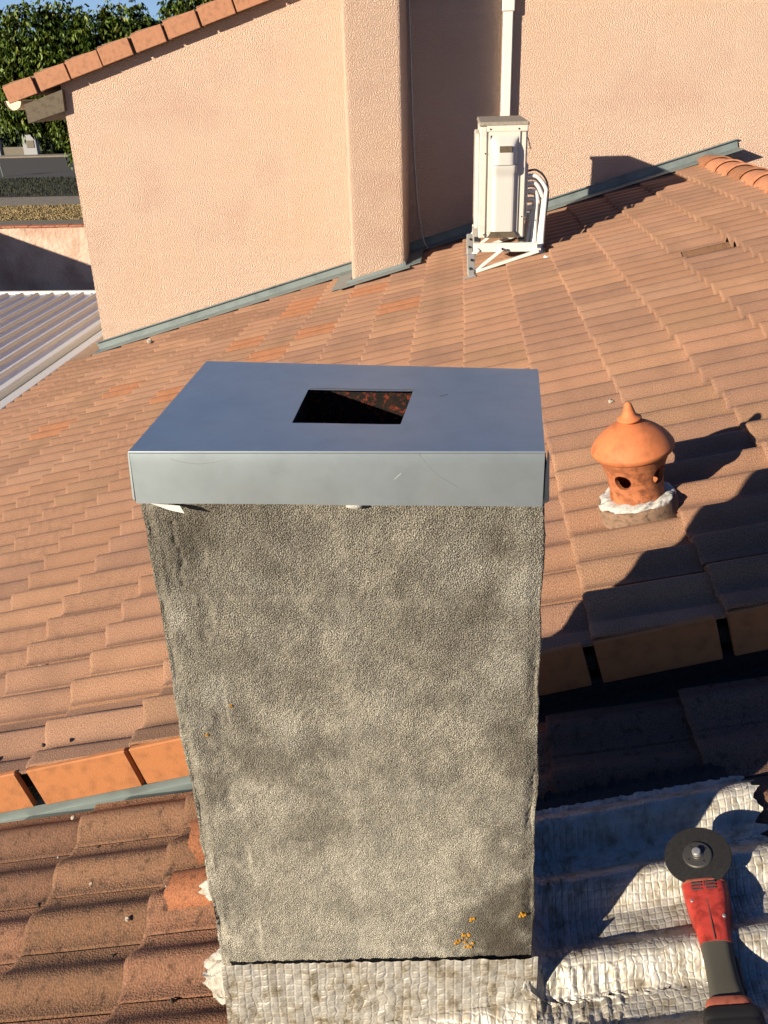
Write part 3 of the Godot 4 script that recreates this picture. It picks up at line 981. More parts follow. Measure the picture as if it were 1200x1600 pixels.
func build_foil() -> void:
	var fo := thing("flashing", "crinkled silver foil flashing wrapped round the foot of the chimney", "flashing")
	var crease := noise(22.0, FastNoiseLite.TYPE_SIMPLEX_SMOOTH, 3, 501, 0.55)
	var crush := noise(60.0, FastNoiseLite.TYPE_CELLULAR, 2, 502)
	# upright apron on the front face, turning out over the tiles
	var P := PackedVector3Array()
	var U := PackedVector2Array()
	var nu := 170
	var nv := 120
	for j in nv:
		for i in nu:
			var u := float(i) / (nu - 1)
			var v := float(j) / (nv - 1)
			var x := lerpf(-0.436, 0.150, u)
			var top := lerpf(-1.487, -1.424, u) + crease.get_noise_2d(x * 2.0, 5.0) * 0.004
			var foot := roof_y(x, LOW_N) + 0.045
			var h := top - foot
			var s := v * (h + 0.30)                       # length down the sheet
			var wr := crease.get_noise_2d(x * 0.6, s * 0.6) * 0.004 + crease.get_noise_2d(x * 2.0, s * 1.1 + 4.0) * 0.0012
			wr += maxf(0.0, 0.22 - absf(crease.get_noise_2d(x * 1.1 + 8.0, s * 0.25))) * -0.010 * smoothstep(0.05, 0.14, s) * smoothstep(-0.06, 0.06, x + 0.05)
			var p: Vector3
			if s < h:
				p = W(x, top - s, 1.101 - s * 0.10)
				p.z += wr + 0.004
			else:
				var o := s - h
				var f := 1.101 - h * 0.10 - o
				p = W(x, foot - 0.028 * smoothstep(0.0, 0.06, o) + low_h(f) * smoothstep(0.02, 0.09, o), f)
				p.y += wr + 0.004
			P.append(p)
			U.append(Vector2(x / 0.0158 / 20.0, s / 0.0135 / 20.0))
	var b := MB.new()
	b.grid(P, nu, nv, false, U)
	part("apron", b, M.foil, fo)
	# sheet draped over the tiles to the right
	P = PackedVector3Array()
	U = PackedVector2Array()
	nu = 170
	nv = 220
	for j in nv:
		for i in nu:
			var u := float(i) / (nu - 1)
			var v := float(j) / (nv - 1)
			var f := lerpf(1.555, 0.70, v) + 0.006 * crease.get_noise_1d(u * 0.9)
			var far_x := 0.625 + crease.get_noise_2d(3.0, f * 2.0) * 0.02
			var x := lerpf(0.125, far_x, u)
			if f < 1.08:
				x = lerpf(0.125 + 0.025, far_x, u)
			var k := smoothstep(0.20, 0.125, x) * smoothstep(0.98, 1.12, f)
			var y := roof_y(x, LOW_N) + 0.038 + low_h(f) * lerpf(0.88, 0.3, k) + 0.07 * k * k
			y += crease.get_noise_2d(x, f) * 0.003 + maxf(0.0, 0.18 - absf(crease.get_noise_2d(x * 1.5 + 3.0, f * 0.7))) * 0.018 * (0.25 + 0.75 * smoothstep(0.32, 0.16, x))
			if x < 0.30 and f < 1.12:
				y += crease.get_noise_2d(x * 2.4, f * 0.6 + 4.0) * 0.008
			P.append(W(x, y, f))
			U.append(Vector2(x / 0.0125 / 20.0, f / 0.0125 / 20.0))
	b = MB.new()
	b.grid(P, nu, nv, false, U)
	part("side_sheet", b, M.foil, fo)
	# bitumen edge behind the sheet
	b = MB.new()
	P = PackedVector3Array()
	for j in 10:
		for i in 90:
			var x := lerpf(0.11, 0.60, i / 89.0)
			var f := lerpf(1.60, 1.545, j / 9.0)
			f += crease.get_noise_2d(x * 2.0, 11.0) * 0.02
			P.append(W(x, roof_y(x, LOW_N) + 0.034 + low_h(f) * 0.88 + crush.get_noise_2d(x, f) * 0.004, f))
	b.grid(P, 90, 10)
	part("bitumen_edge", b, M.bitumen, fo)
	# torn ends that stick out on the left
	for q in [[Vector3(-0.475, -1.615, 1.40), 0.115, 0.10, 0.5, 0.15], [Vector3(-0.475, -1.69, 1.25), 0.075, 0.16, 0.35, 0.3], [Vector3(-0.46, -1.735, 1.06), 0.095, 0.14, 0.2, 0.45]]:
		b = MB.new()
		P = PackedVector3Array()
		U = PackedVector2Array()
		for j in 26:
			for i in 22:
				var u := i / 21.0
				var v := j / 25.0
				var ragged: float = 1.0 + 0.30 * crease.get_noise_2d(v * 1.6, q[1] * 90.0) + 0.10 * sin(v * 37.0)
				var x: float = q[0].x + 0.06 - (u * q[1] * ragged * sin(PI * (0.12 + 0.8 * v)) + u * 0.045)
				var f: float = q[0].z + q[2] * 0.5 - v * q[2]
				var y: float = q[0].y - (u * u) * 0.06 * q[3] + 0.05 * (1.0 - u) + crease.get_noise_2d(x * 2.5, f * 2.5) * 0.010 + sin(u * 9.0 + v * 4.0) * 0.004
				P.append(W(x, maxf(y, roof_y(x, LOW_N) + 0.03), f))
				U.append(Vector2(u, v))
		b.grid(P, 22, 26, false, U)
		part("torn_end", b, M.foil_torn, fo)

# ------------------------------------------------------------------ the taller house
func build_house() -> void:
	rng.seed = 31
	var ho := thing("house", "tall house with a peach roughcast gable wall rising above the tiled roof", "house")
	var wf := 9.14
	# gable wall, with its raking top
	var w := MB.new()
	var poly := PackedVector2Array([Vector2(-3.822, -5.3), Vector2(4.6, -5.3), Vector2(4.6, 1.9), Vector2(2.4, 1.90), Vector2(-3.822, 0.05)])
	for k in poly.size():
		poly[k].y += EYE
	w.prism(poly, 0.3, Transform3D(Basis.IDENTITY, Vector3(0, 0, -wf - 0.15)))
	w.box(Vector3(0.3, 5.0, 6.0), Transform3D(Basis.IDENTITY, W(-3.674, -2.85, wf + 3.3)))
	part("wall", w, M.wall, ho)
	# pier
	var p := MB.new()
	p.loft([[-3.5, 0.2575, 0.389, 0, 0], [0.0, 0.2575, 0.389, 0, 0], [3.5, 0.2575, 0.389, 0, 0]], Transform3D(Basis(Vector3.RIGHT, Vector3.FORWARD, Vector3.UP), W(-0.757, -0.65, 8.37 + 0.389)), 14.0, 96)
	part("pier", p, M.pier, ho)
	# roof slab
	var b := slope_basis()
	var edge := Vector3(-4.10, -0.085, 0)
	var r := MB.new()
	r.box(Vector3(6.9, 0.06, 6.4), Transform3D(b, W(-4.30, -0.075, 9.10 + 3.25) + b.x * 3.55 + b.y * 0.03))
	part("roof", r, M.worn[1], ho)
	# raking row of end tiles
	var vm := []
	for k in 4:
		vm.append(verge_mesh(600 + k, 0.255, 0.085, M.worn[3], M.skirt_old, 0.15))
	for k in 15:
		var x := -4.335 + 0.3255 * k
		var t := tile_at(x, 0.005 + 0.302 * (x + 4.335), 9.035)
		put("verge_tile", vm[k % 4], null, ho, t)
	var bb := MB.new()
	bb.bar(W(-4.25, -0.020, 9.072), W(1.0, -0.020 + 0.302 * 5.25, 9.072), 0.03, 0.145, b.y)
	part("barge_board", bb, M.brown, ho)
	# soffit box at the corner and the gutter end
	var so := MB.new()
	var spoly := PackedVector2Array([Vector2(-4.19, -0.12), Vector2(-3.79, 0.0), Vector2(-3.80, -0.185), Vector2(-4.18, -0.285)])
	for k in 4:
		spoly[k].y += EYE
	so.prism(spoly, 3.0, Transform3D(Basis.IDENTITY, Vector3(0, 0, -wf - 1.44)))
	part("soffit_box", so, M.brown, ho)
	var gu := MB.new()
	var G := PackedVector3Array()
	for j in 2:
		for i in 13:
			var a := PI + PI * i / 12.0
			G.append(W(-4.335 + cos(a) * 0.085, -0.085 + sin(a) * 0.085, 9.16 + 4.0 * (1 - j)))
	gu.grid(G, 13, 2)
	var G2 := PackedVector3Array()
	for j in 2:
		for i in 13:
			var a := PI + PI * i / 12.0
			G2.append(W(-4.335 + cos(a) * 0.081, -0.085 + sin(a) * 0.081, 9.16 + 4.0 * (1 - j)))
	gu.grid(G2, 13, 2, false, PackedVector2Array(), PackedColorArray(), true)
	var ends := []
	for i in 13:
		var a := PI + PI * i / 12.0
		ends.append(W(-4.335 + cos(a) * 0.085, -0.085 + sin(a) * 0.085, 9.17))
	gu.face(ends, W(-4.335, -0.1, 11))
	part("gutter", gu, M.gutter, ho)
	# zinc along the foot of the wall and round the pier
	var z := MB.new()
	for s in [[-3.86, -1.04], [-0.47, 2.58]]:
		z.bar(on_main(s[0], 9.128, 0.085), on_main(s[1], 9.128, 0.085), 0.012, 0.115, b.y, 0.003)
		z.bar(on_main(s[0], 9.03, 0.066), on_main(s[1], 9.03, 0.066), 0.20, 0.006, b.y)
		z.bar(on_main(s[0], 9.11, 0.144), on_main(s[1], 9.11, 0.144), 0.022, 0.008, b.y)
	z.bar(on_main(-1.04, 8.355, 0.06), on_main(-0.49, 8.355, 0.06), 0.012, 0.07, b.y, 0.003)
	z.bar(on_main(-1.10, 8.28, 0.066), on_main(-0.44, 8.28, 0.066), 0.14, 0.006, b.y)
	z.bar(on_main(-1.10, 8.62, 0.066), on_main(-1.10, 9.0, 0.066), 0.16, 0.006, b.y)
	z.bar(on_main(-1.10, 8.24, 0.067), on_main(-1.10, 8.64, 0.067), 0.16, 0.006, b.y)
	z.bar(on_main(-0.485, 8.35, 0.06), on_main(-0.485, 9.1, 0.06), 0.012, 0.10, b.y)
	z.bar(on_main(-0.41, 8.30, 0.068), on_main(-0.41, 9.05, 0.068), 0.14, 0.006, b.y)
	part("flashing", z, M.zinc, ho)
	# trunking on the wall, with a horizontal run just above
	var tk := thing("cable_trunking", "white plastic trunking running up the wall above the air conditioner", "trunking")
	var m := MB.new()
	m.box(Vector3(0.088, 1.32, 0.075), Transform3D(Basis.IDENTITY, W(0.405, -0.145, 9.10)), 0.008)
	part("cover", m, M.white, tk)
	m = MB.new()
	m.box(Vector3(0.112, 0.14, 0.084), Transform3D(Basis.IDENTITY, W(0.405, 0.58, 9.095)), 0.008)
	m.box(Vector3(3.0, 0.088, 0.07), Transform3D(Basis.IDENTITY, W(1.85, 0.68, 9.10)), 0.008)
	part("elbow", m, M.white, tk)
	m = MB.new()
	m.tube(PackedVector3Array([W(-0.478, 1.3, 9.12), W(-0.476, 0.63, 9.12), W(-0.466, 0.1, 9.115), W(-0.455, -0.42, 9.115), W(-0.43, -0.95, 9.11), W(-0.40, -1.25, 9.09), W(-0.36, -1.44, 9.04), W(-0.31, -1.50, 8.95)]), 0.006, 6)
	var cb := thing("cable", "thin pale cable hanging down the shaded wall beside the pier", "cable")
	part("cord", m, M.cream_grey, cb)

# ------------------------------------------------------------------ air conditioner
func build_ac() -> void:
	var ac := thing("air_conditioner", "cream outdoor air conditioner unit standing side on above the roof tiles", "air conditioner")
	var f0 := 7.15
	var f1 := 8.20
	var cx := 0.311
	var cy := -0.72
	var b := MB.new()
	b.box(Vector3(0.35, 0.80, f1 - f0), Transform3D(Basis.IDENTITY, W(cx, cy - 0.0075, (f0 + f1) / 2)), 0.012)
	part("casing", b, M.cream, ac)
	b = MB.new()
	b.box(Vector3(0.366, 0.03, f1 - f0 + 0.02), Transform3D(Basis.IDENTITY, W(cx, -0.318, (f0 + f1) / 2)), 0.008)
	part("lid", b, M.cream_lid, ac)
	# front frame post and top rail that stand proud of the end panel
	b = MB.new()
	b.box(Vector3(0.052, 0.786, 0.016), Transform3D(Basis.IDENTITY, W(0.163, -0.732, f0 - 0.006)), 0.006)
	b.box(Vector3(0.30, 0.042, 0.014), Transform3D(Basis.IDENTITY, W(0.337, -0.350, f0 - 0.006)), 0.005)
	part("frame", b, M.cream, ac)
	# end panel: raised flat, hooded handle, fluted service cover
	b = MB.new()
	b.prism(PackedVector2Array([Vector2(0.205, -0.37 + EYE), Vector2(0.43, -0.37 + EYE), Vector2(0.43, -1.08 + EYE), Vector2(0.205, -1.08 + EYE)]), 0.012, Transform3D(Basis.IDENTITY, Vector3(0, 0, -f0 + 0.006)))
	var panel := part("end_panel", b, M.cream, ac)
	b = MB.new()
	var hood := []
	var HP := PackedVector3Array()
	for row in [[-0.395, 0.0, 0.105], [-0.43, 0.025, 0.103], [-0.47, 0.058, 0.098], [-0.50, 0.066, 0.094], [-0.56, 0.066, 0.094], [-0.595, 0.066, 0.096]]:
		for i in 15:
			var u := (i / 14.0) * 2.0 - 1.0
			var side := 1.0 - pow(absf(u), 6.0)
			HP.append(W(0.318 + u * row[2], row[0], f0 - 0.012 - row[1] * side))
	b.grid(HP, 15, 6)
	b.box(Vector3(0.188, 0.10, 0.05), Transform3D(Basis.IDENTITY, W(0.318, -0.545, f0 - 0.03)), 0.01)
	part("handle_hood", b, M.cream_grey, panel)
	b = MB.new()
	b.box(Vector3(0.092, 0.044, 0.012), Transform3D(Basis.IDENTITY, W(0.326, -0.487, f0 - 0.075)), 0.002)
	part("handle_slot", b, M.brown, panel)
	b = MB.new()
	var CP := PackedVector3Array()
	for row in [[-0.598, 0.055, 0.098], [-0.640, 0.052, 0.096], [-0.662, 0.034, 0.088], [-0.70, 0.032, 0.088], [-0.99, 0.032, 0.088], [-1.075, 0.032, 0.088]]:
		for i in 41:
			var u := (i / 40.0) * 2.0 - 1.0
			var flute := 0.0007 * sin(u * 42.0) if absf(u) < 0.85 and row[0] < -0.68 else 0.0
			CP.append(W(0.322 + u * row[2], row[0], f0 - 0.012 - row[1] * (1.0 - pow(absf(u), 10.0)) - flute))
	b.grid(CP, 41, 6)
	part("service_cover", b, M.cream_grey, panel)
	b = MB.new()
	b.prism(PackedVector2Array([Vector2(0.234, -1.076 + EYE), Vector2(0.410, -1.076 + EYE), Vector2(0.432, -1.122 + EYE), Vector2(0.205, -1.122 + EYE)]), 0.03, Transform3D(Basis.IDENTITY, Vector3(0, 0, -f0 + 0.017)))
	part("foot_trim", b, M.brown, panel)
	b = MB.new()
	for q in [[0.213, -0.352], [0.42, -0.352], [0.178, -0.518], [0.178, -1.10], [0.463, -0.97]]:
		b.box(Vector3(0.011, 0.011, 0.006), Transform3D(Basis.IDENTITY, W(q[0], q[1], f0 - 0.016)), 0.003)
	var sc := part("screws", b, M.black, ac)
	sc.set_meta("kind", "stuff")
	# fan grille on the left side
	var gr := MB.new()
	gr.box(Vector3(0.03, 0.68, 0.02), Transform3D(Basis.IDENTITY, W(0.120, -0.725, 7.22)), 0.006)
	gr.box(Vector3(0.03, 0.68, 0.02), Transform3D(Basis.IDENTITY, W(0.120, -0.725, 7.88)), 0.006)
	gr.box(Vector3(0.03, 0.02, 0.66), Transform3D(Basis.IDENTITY, W(0.120, -0.395, 7.55)), 0.006)
	gr.box(Vector3(0.03, 0.02, 0.66), Transform3D(Basis.IDENTITY, W(0.120, -1.055, 7.55)), 0.006)
	var grille := part("fan_grille", gr, M.cream, ac)
	var wire := MB.new()
	for k in 34:
		wire.box(Vector3(0.006, 0.006, 0.64), Transform3D(Basis.IDENTITY, W(0.104, -0.405 - 0.0195 * k, 7.55)))
	part("wires", wire, M.cream, grille).set_meta("kind", "stuff")
	# valve cover on the right side and refrigerant pipes in white sleeves
	b = MB.new()
	b.box(Vector3(0.016, 0.38, 0.20), Transform3D(Basis.IDENTITY, W(0.494, -0.79, 7.28)), 0.004)
	part("valve_plate", b, M.cream, ac)
	var ys := [-0.690, -0.745, -0.800, -0.860, -0.925]
	for k in 5:
		for s in 2:
			b = MB.new()
			var y: float = ys[k] + (0.0 if s == 0 else -0.028)
			var f := 7.22 + 0.09 * s + 0.012 * k
			var ox := 0.645 - 0.026 * k - 0.015 * s + 0.012 * sin(k * 3.0)
			b.tube(PackedVector3Array([W(0.492, y, f), W(0.54, y + 0.004, f), W(0.585 - 0.006 * k, y - 0.012, f), W(ox, y - 0.09, f), W(ox + 0.012 * sin(k * 2.0 + s), y * 0.5 - 0.5, f + 0.01), W(ox - 0.015, -1.16 - 0.01 * k, f - 0.02), W(ox - 0.005 + 0.01 * s, -1.245, 7.13 + 0.015 * k), W(0.655 + 0.01 * s, -1.265 - 0.005 * s, 7.04 + 0.012 * k), W(0.70, -1.262, 6.96 + 0.01 * k)]), 0.0155 if s == 0 else 0.011, 8, 5)
			part("pipe", b, M.pipe, ac)
	b = MB.new()
	b.tube(PackedVector3Array([W(0.492, -0.655, 7.21), W(0.56, -0.645, 7.21), W(0.63, -0.70, 7.22), W(0.662, -0.80, 7.24), W(0.655, -0.98, 7.26), W(0.635, -1.17, 7.2), W(0.65, -1.24, 7.1)]), 0.008, 8)
	part("power_lead", b, M.black, ac)
	b = MB.new()
	b.tube(PackedVector3Array([W(0.49, -0.41, 7.30), W(0.505, -0.45, 7.27), W(0.518, -0.50, 7.26)]), 0.004, 6)
	part("loose_wire", b, M.brown, ac)
	for f in [7.20, 8.12]:
		for x in [0.13, 0.47]:
			b = MB.new()
			b.box(Vector3(0.05, 0.03, 0.06), Transform3D(Basis.IDENTITY, W(x, -1.142, f)), 0.004)
			part("foot", b, M.black, ac)
	# bracket
	var br := thing("support_bracket", "white slotted metal bracket that holds the air conditioner above the tiles", "bracket")
	for f in [7.12, 8.10]:
		b = MB.new()
		b.box(Vector3(0.49, 0.066, 0.035), Transform3D(Basis.IDENTITY, W(0.345, -1.192, f)), 0.004)
		b.bar(W(0.14, -1.20, f - 0.005), W(0.085, -1.262, f - 0.005), 0.03, 0.055, Vector3(0, 0, 1), 0.003)
		b.bar(W(0.33, -1.20, f - 0.02), W(0.105, -1.375, f - 0.02), 0.02, 0.05, Vector3(0, 0, 1), 0.003)
		b.bar(W(0.10, -1.375, f - 0.03), W(0.60, -1.218, f - 0.03), 0.02, 0.05, Vector3(0, 0, 1), 0.003)
		part("frame", b, M.white, br)
		b = MB.new()
		b.box(Vector3(0.062, 0.225, 0.03), Transform3D(Basis.IDENTITY, W(0.083, -1.345, f - 0.035)), 0.006)
		b.box(Vector3(0.05, 0.11, 0.028), Transform3D(Basis.IDENTITY, W(0.085, -1.405, f - 0.055)), 0.005)
		b.box(Vector3(0.105, 0.03, 0.10), Transform3D(slope_basis(), on_main(0.085, f - 0.03, 0.040)), 0.004)
		part("foot", b, M.metal, br)
		b = MB.new()
		for q in [[0.085, -1.275], [0.10, -1.40], [0.32, -1.195], [0.076, -1.34], [0.093, -1.44]]:
			b.box(Vector3(0.016, 0.020, 0.02), Transform3D(Basis.from_euler(Vector3(0, 0, 0.5)), W(q[0], q[1], f - 0.06)), 0.005)
		part("bolts", b, M.black, br).set_meta("kind", "stuff")
	b = MB.new()
	b.bar(W(0.12, -1.185, 7.14), W(0.12, -1.185, 8.1), 0.04, 0.03)
	b.bar(W(0.48, -1.185, 7.14), W(0.48, -1.185, 8.1), 0.04, 0.03)
	b.bar(W(0.60, -1.218, 7.10), W(0.60, -1.218, 8.1), 0.03, 0.03)
	part("cross_rail", b, M.white, br)

# ------------------------------------------------------------------ clay roof vent
func build_vent() -> void:
	var at := on_main(0.592, 2.655, 0.016)
	var ve := thing("roof_vent", "orange terracotta vent with domed cap and round holes set in white mortar on the tiles", "roof vent", "", at)
	var tilt := Transform3D(Basis.from_euler(Vector3(0.02, 0, 0.19)), Vector3.ZERO)
	# body: a thick waisted tube with round holes
	var hs := [[0.062, 0.135], [0.083, 0.136]]
	var holes := [[-0.60, 0.148, 0.0265], [0.82, 0.152, 0.030], [2.35, 0.15, 0.027], [-2.2, 0.15, 0.027]]
	var seg := 180
	var rows := 60
	var b := MB.new()
	for side in 2:
		var keep := MB.new()
		var P := PackedVector3Array()
		for j in rows + 1:
			var h := 0.222 - 0.182 * j / rows
			var k := (h - 0.040) / 0.182
			var r := 0.079 + 0.012 * pow(1.0 - k, 3.0) + 0.038 * pow(k, 2.6) - 0.013 * side
			for i in seg:
				var a := TAU * i / seg
				P.append(Vector3(r * sin(a), h, r * cos(a)))
		keep.grid(P, seg, rows + 1, true, PackedVector2Array(), PackedColorArray(), side == 1)
		var ix := PackedInt32Array()
		for t in range(0, keep.ix.size(), 3):
			var m := (keep.v[keep.ix[t]] + keep.v[keep.ix[t + 1]] + keep.v[keep.ix[t + 2]]) / 3.0
			var a := atan2(m.x, m.z)
			var cut := false
			for q in holes:
				if Vector2(angle_difference(q[0], a) * 0.088, m.y - q[1]).length() < q[2]:
					cut = true
			if not cut:
				ix.append_array(keep.ix.slice(t, t + 3))
		keep.ix = ix
		b.add(keep, tilt)
	for q in holes:                     # the thickness of the clay inside each hole
		var P := PackedVector3Array()
		for j in 2:
			for i in 32:
				var s := TAU * i / 32.0
				var a: float = q[0] + cos(s) * q[2] / 0.088
				var h: float = q[1] + sin(s) * q[2]
				var k := (h - 0.040) / 0.182
				var r := 0.079 + 0.012 * pow(1.0 - k, 3.0) + 0.038 * pow(k, 2.6) - 0.013 * j
				P.append(tilt * Vector3(r * sin(a), h, r * cos(a)))
		b.grid(P, 32, 2, true, PackedVector2Array(), PackedColorArray(), true)
	put("body", b.mesh(), M.clay_worn, ve)
	b = MB.new()
	var dome := PackedVector2Array([Vector2(0.001, 0.321), Vector2(0.024, 0.321)])
	for k in 25:
		var s := k / 24.0
		dome.append(Vector2(0.024 + 0.1035 * pow(lerpf(s, sin(s * PI / 2.0), 0.45), 0.94), 0.318 - 0.081 * pow(s, 1.35)))
	dome.append_array(PackedVector2Array([Vector2(0.1278, 0.234), Vector2(0.1265, 0.227), Vector2(0.122, 0.220), Vector2(0.117, 0.216), Vector2(0.100, 0.214), Vector2(0.001, 0.214)]))
	b.lathe(dome, 96, tilt)
	put("dome", b.mesh(), M.clay, ve)
	b = MB.new()
	b.lathe(PackedVector2Array([Vector2(0.0005, 0.384), Vector2(0.006, 0.3825), Vector2(0.011, 0.376), Vector2(0.016, 0.360), Vector2(0.021, 0.344), Vector2(0.028, 0.336), Vector2(0.036, 0.332), Vector2(0.0375, 0.328), Vector2(0.034, 0.3235), Vector2(0.024, 0.3195), Vector2(0.021, 0.316), Vector2(0.020, 0.308)]), 48, tilt)
	put("finial", b.mesh(), M.clay, ve)
	# torn ring of mortar
	b = MB.new()
	var nz := noise(1.3, FastNoiseLite.TYPE_SIMPLEX_SMOOTH, 3, 701)
	var P := PackedVector3Array()
	var rb := slope_basis()
	for j in 8:
		for i in 120:
			var a := TAU * i / 120.0
			var w := nz.get_noise_2d(cos(a) * 1.4, sin(a) * 1.4 + 0.2 * j)
			var r: float = [0.080, 0.090, 0.100, 0.109, 0.115, 0.118, 0.119, 0.118][j] + w * 0.014
			var h: float = [0.070, 0.071, 0.068, 0.064, 0.060, 0.054, 0.046, 0.036][j] + w * 0.008
			P.append(Basis.from_euler(Vector3(0, 0, 0.24)) * Vector3(r * sin(a), h, r * cos(a)))
	b.grid(P, 120, 8, true)
	put("mortar_ring", b.mesh(), M.mortar, ve)
	b = MB.new()
	P = PackedVector3Array()
	for j in 6:
		for i in 72:
			var a := TAU * i / 72.0
			var r: float = [0.100, 0.120, 0.124, 0.127, 0.131, 0.143][j]
			var h: float = [0.056, 0.057, 0.050, 0.02, -0.01, -0.04][j]
			P.append(Basis.from_euler(Vector3(0, 0, 0.26)) * Vector3(r * sin(a), h, r * cos(a)))
	b.grid(P, 72, 6, true)
	put("collar", b.mesh(), M.collar, ve)

# ------------------------------------------------------------------ cordless grinder
func build_grinder() -> void:
	var rear := on_low(0.470, 0.91, 0.006)
	var front := on_low(0.497, 1.286, 0.0)
	var zd := (rear - front).normalized()
	var up := slope_basis().y
	var xd := up.cross(zd).normalized()
	up = zd.cross(xd)
	var g := thing("angle_grinder", "red and black cordless angle grinder lying on the foil with its cutting disc up", "angle grinder", "", front + up * 0.082)
	g.basis = Basis(xd, up, zd)
	var I := Transform3D.IDENTITY
	var tilt := Transform3D(Basis.from_euler(Vector3(0.16, 0, 0.05)), Vector3(0, 0.032, 0))
	var b := MB.new()
	b.lathe(PackedVector2Array([Vector2(0.010, 0.0022), Vector2(0.024, 0.0022), Vector2(0.030, 0.0018), Vector2(0.0612, 0.0014), Vector2(0.0625, 0.0), Vector2(0.0612, -0.0014), Vector2(0.03, -0.0018), Vector2(0.010, -0.002)]), 96, tilt)
	put("cutting_disc", b.mesh(), M.disc, g)
	b = MB.new()
	b.lathe(PackedVector2Array([Vector2(0.0005, 0.0085), Vector2(0.010, 0.0085), Vector2(0.011, 0.0075), Vector2(0.0115, 0.0060), Vector2(0.0245, 0.0058), Vector2(0.027, 0.0048), Vector2(0.0278, 0.0022)]), 48, tilt)
	var nut := put("flange_nut", b.mesh(), M.gear, g)
	b = MB.new()
	b.lathe(PackedVector2Array([Vector2(0.0005, 0.0170), Vector2(0.0068, 0.0170), Vector2(0.0082, 0.0158), Vector2(0.0085, 0.0075)]), 24, tilt)
	put("spindle", b.mesh(), M.metal, nut)
	for k in 4:
		b = MB.new()
		var a := TAU * k / 4.0 + 0.5
		b.lathe(PackedVector2Array([Vector2(0.0003, 0.0062), Vector2(0.0026, 0.0062), Vector2(0.0026, 0.005)]), 12, tilt.translated_local(Vector3(sin(a) * 0.0195, 0, cos(a) * 0.0195)))
		put("pin_hole", b.mesh(), M.black, nut)
	# gear head below the disc
	b = MB.new()
	b.loft([[-0.030, 0.012, 0.012, 0, 0], [-0.024, 0.024, 0.022, 0, -0.004], [0.0, 0.031, 0.027, 0, -0.008], [0.03, 0.032, 0.029, 0, -0.012], [0.052, 0.031, 0.030, 0, -0.014]], I, 3.0)
	b.lathe(PackedVector2Array([Vector2(0.001, 0.028), Vector2(0.016, 0.028), Vector2(0.019, 0.02), Vector2(0.021, 0.0)]), 32, I)
	put("gear_head", b.mesh(), M.gear, g)
	b = MB.new()
	b.loft([[0.046, 0.038, 0.030, 0, -0.006], [0.050, 0.041, 0.034, 0, -0.008], [0.070, 0.0405, 0.036, 0, -0.010], [0.085, 0.039, 0.036, 0, -0.012], [0.110, 0.0345, 0.0345, 0, -0.014], [0.140, 0.030, 0.032, 0, -0.016], [0.172, 0.0275, 0.030, 0, -0.018]], I, 4.5)
	var body := put("motor_housing", b.mesh(), M.red, g)
	for k in 2:
		for r in 3:
			b = MB.new()
			b.box(Vector3(0.020, 0.004, 0.0030), Transform3D(Basis.IDENTITY, Vector3(-0.0125 + 0.025 * k, 0.0262 - 0.0007 * r, 0.058 + 0.0065 * r)), 0.001)
			put("vent_slot", b.mesh(), M.black, body)
	b = MB.new()
	b.loft([[0.0455, 0.040, 0.033, 0.0005, -0.009], [0.0475, 0.0418, 0.035, 0.0005, -0.0085], [0.0515, 0.0418, 0.0352, 0.0005, -0.0085], [0.0535, 0.0412, 0.0347, 0, -0.0085]], I, 4.5)
	put("front_collar", b.mesh(), M.red_dusty, body)
	b = MB.new()
	b.bar(Vector3(0.001, 0.0262, 0.055), Vector3(0.001, 0.0132, 0.170), 0.0014, 0.002)
	put("seam", b.mesh(), M.grip, body)
	for q in [[-0.026, 0.092, 0.0205], [0.024, 0.126, 0.0165]]:
		b = MB.new()
		b.lathe(PackedVector2Array([Vector2(0.0003, 0.0018), Vector2(0.0026, 0.0018), Vector2(0.0032, 0.0010), Vector2(0.0034, -0.004)]), 14, Transform3D(Basis.IDENTITY, Vector3(q[0], q[2], q[1])))
		put("screw", b.mesh(), M.metal, body)
	b = MB.new()
	b.loft([[0.172, 0.0275, 0.030, 0, -0.018], [0.174, 0.0268, 0.0292, 0, -0.018], [0.210, 0.0262, 0.030, 0, -0.020], [0.250, 0.0275, 0.032, 0.001, -0.020], [0.283, 0.031, 0.033, 0.002, -0.019], [0.292, 0.029, 0.030, 0.002, -0.019]], I, 4.0)
	var grip := put("handle", b.mesh(), M.grip, g)
	b = MB.new()
	b.loft([[0.185, 0.006, 0.010, 0.024, -0.022], [0.190, 0.008, 0.013, 0.025, -0.022], [0.245, 0.008, 0.013, 0.026, -0.024], [0.25, 0.006, 0.010, 0.025, -0.024]], I, 3.0)
	put("switch", b.mesh(), M.battery, grip)
	b = MB.new()
	b.loft([[0.281, 0.034, 0.034, 0.002, -0.016], [0.285, 0.037, 0.036, 0.002, -0.015], [0.298, 0.040, 0.037, 0.002, -0.014], [0.302, 0.038, 0.035, 0.002, -0.014]], I, 5.0)
	put("battery_shoe", b.mesh(), M.red_dusty, g)
	b = MB.new()
	b.loft([[0.300, 0.043, 0.036, 0.004, -0.016], [0.305, 0.047, 0.040, 0.004, -0.014], [0.318, 0.048, 0.041, 0.004, -0.014], [0.322, 0.0455, 0.039, 0.004, -0.014], [0.328, 0.0455, 0.039, 0.004, -0.014], [0.332, 0.048, 0.041, 0.004, -0.014], [0.395, 0.047, 0.040, 0.004, -0.016], [0.402, 0.043, 0.036, 0.004, -0.016]], I, 6.0)
	var bat := put("battery", b.mesh(), M.battery, g)
	b = MB.new()
	b.box(Vector3(0.046, 0.002, 0.020), Transform3D(Basis.IDENTITY, Vector3(0.006, 0.0272, 0.352)), 0.0008)
	put("label", b.mesh(), M.gear, bat)

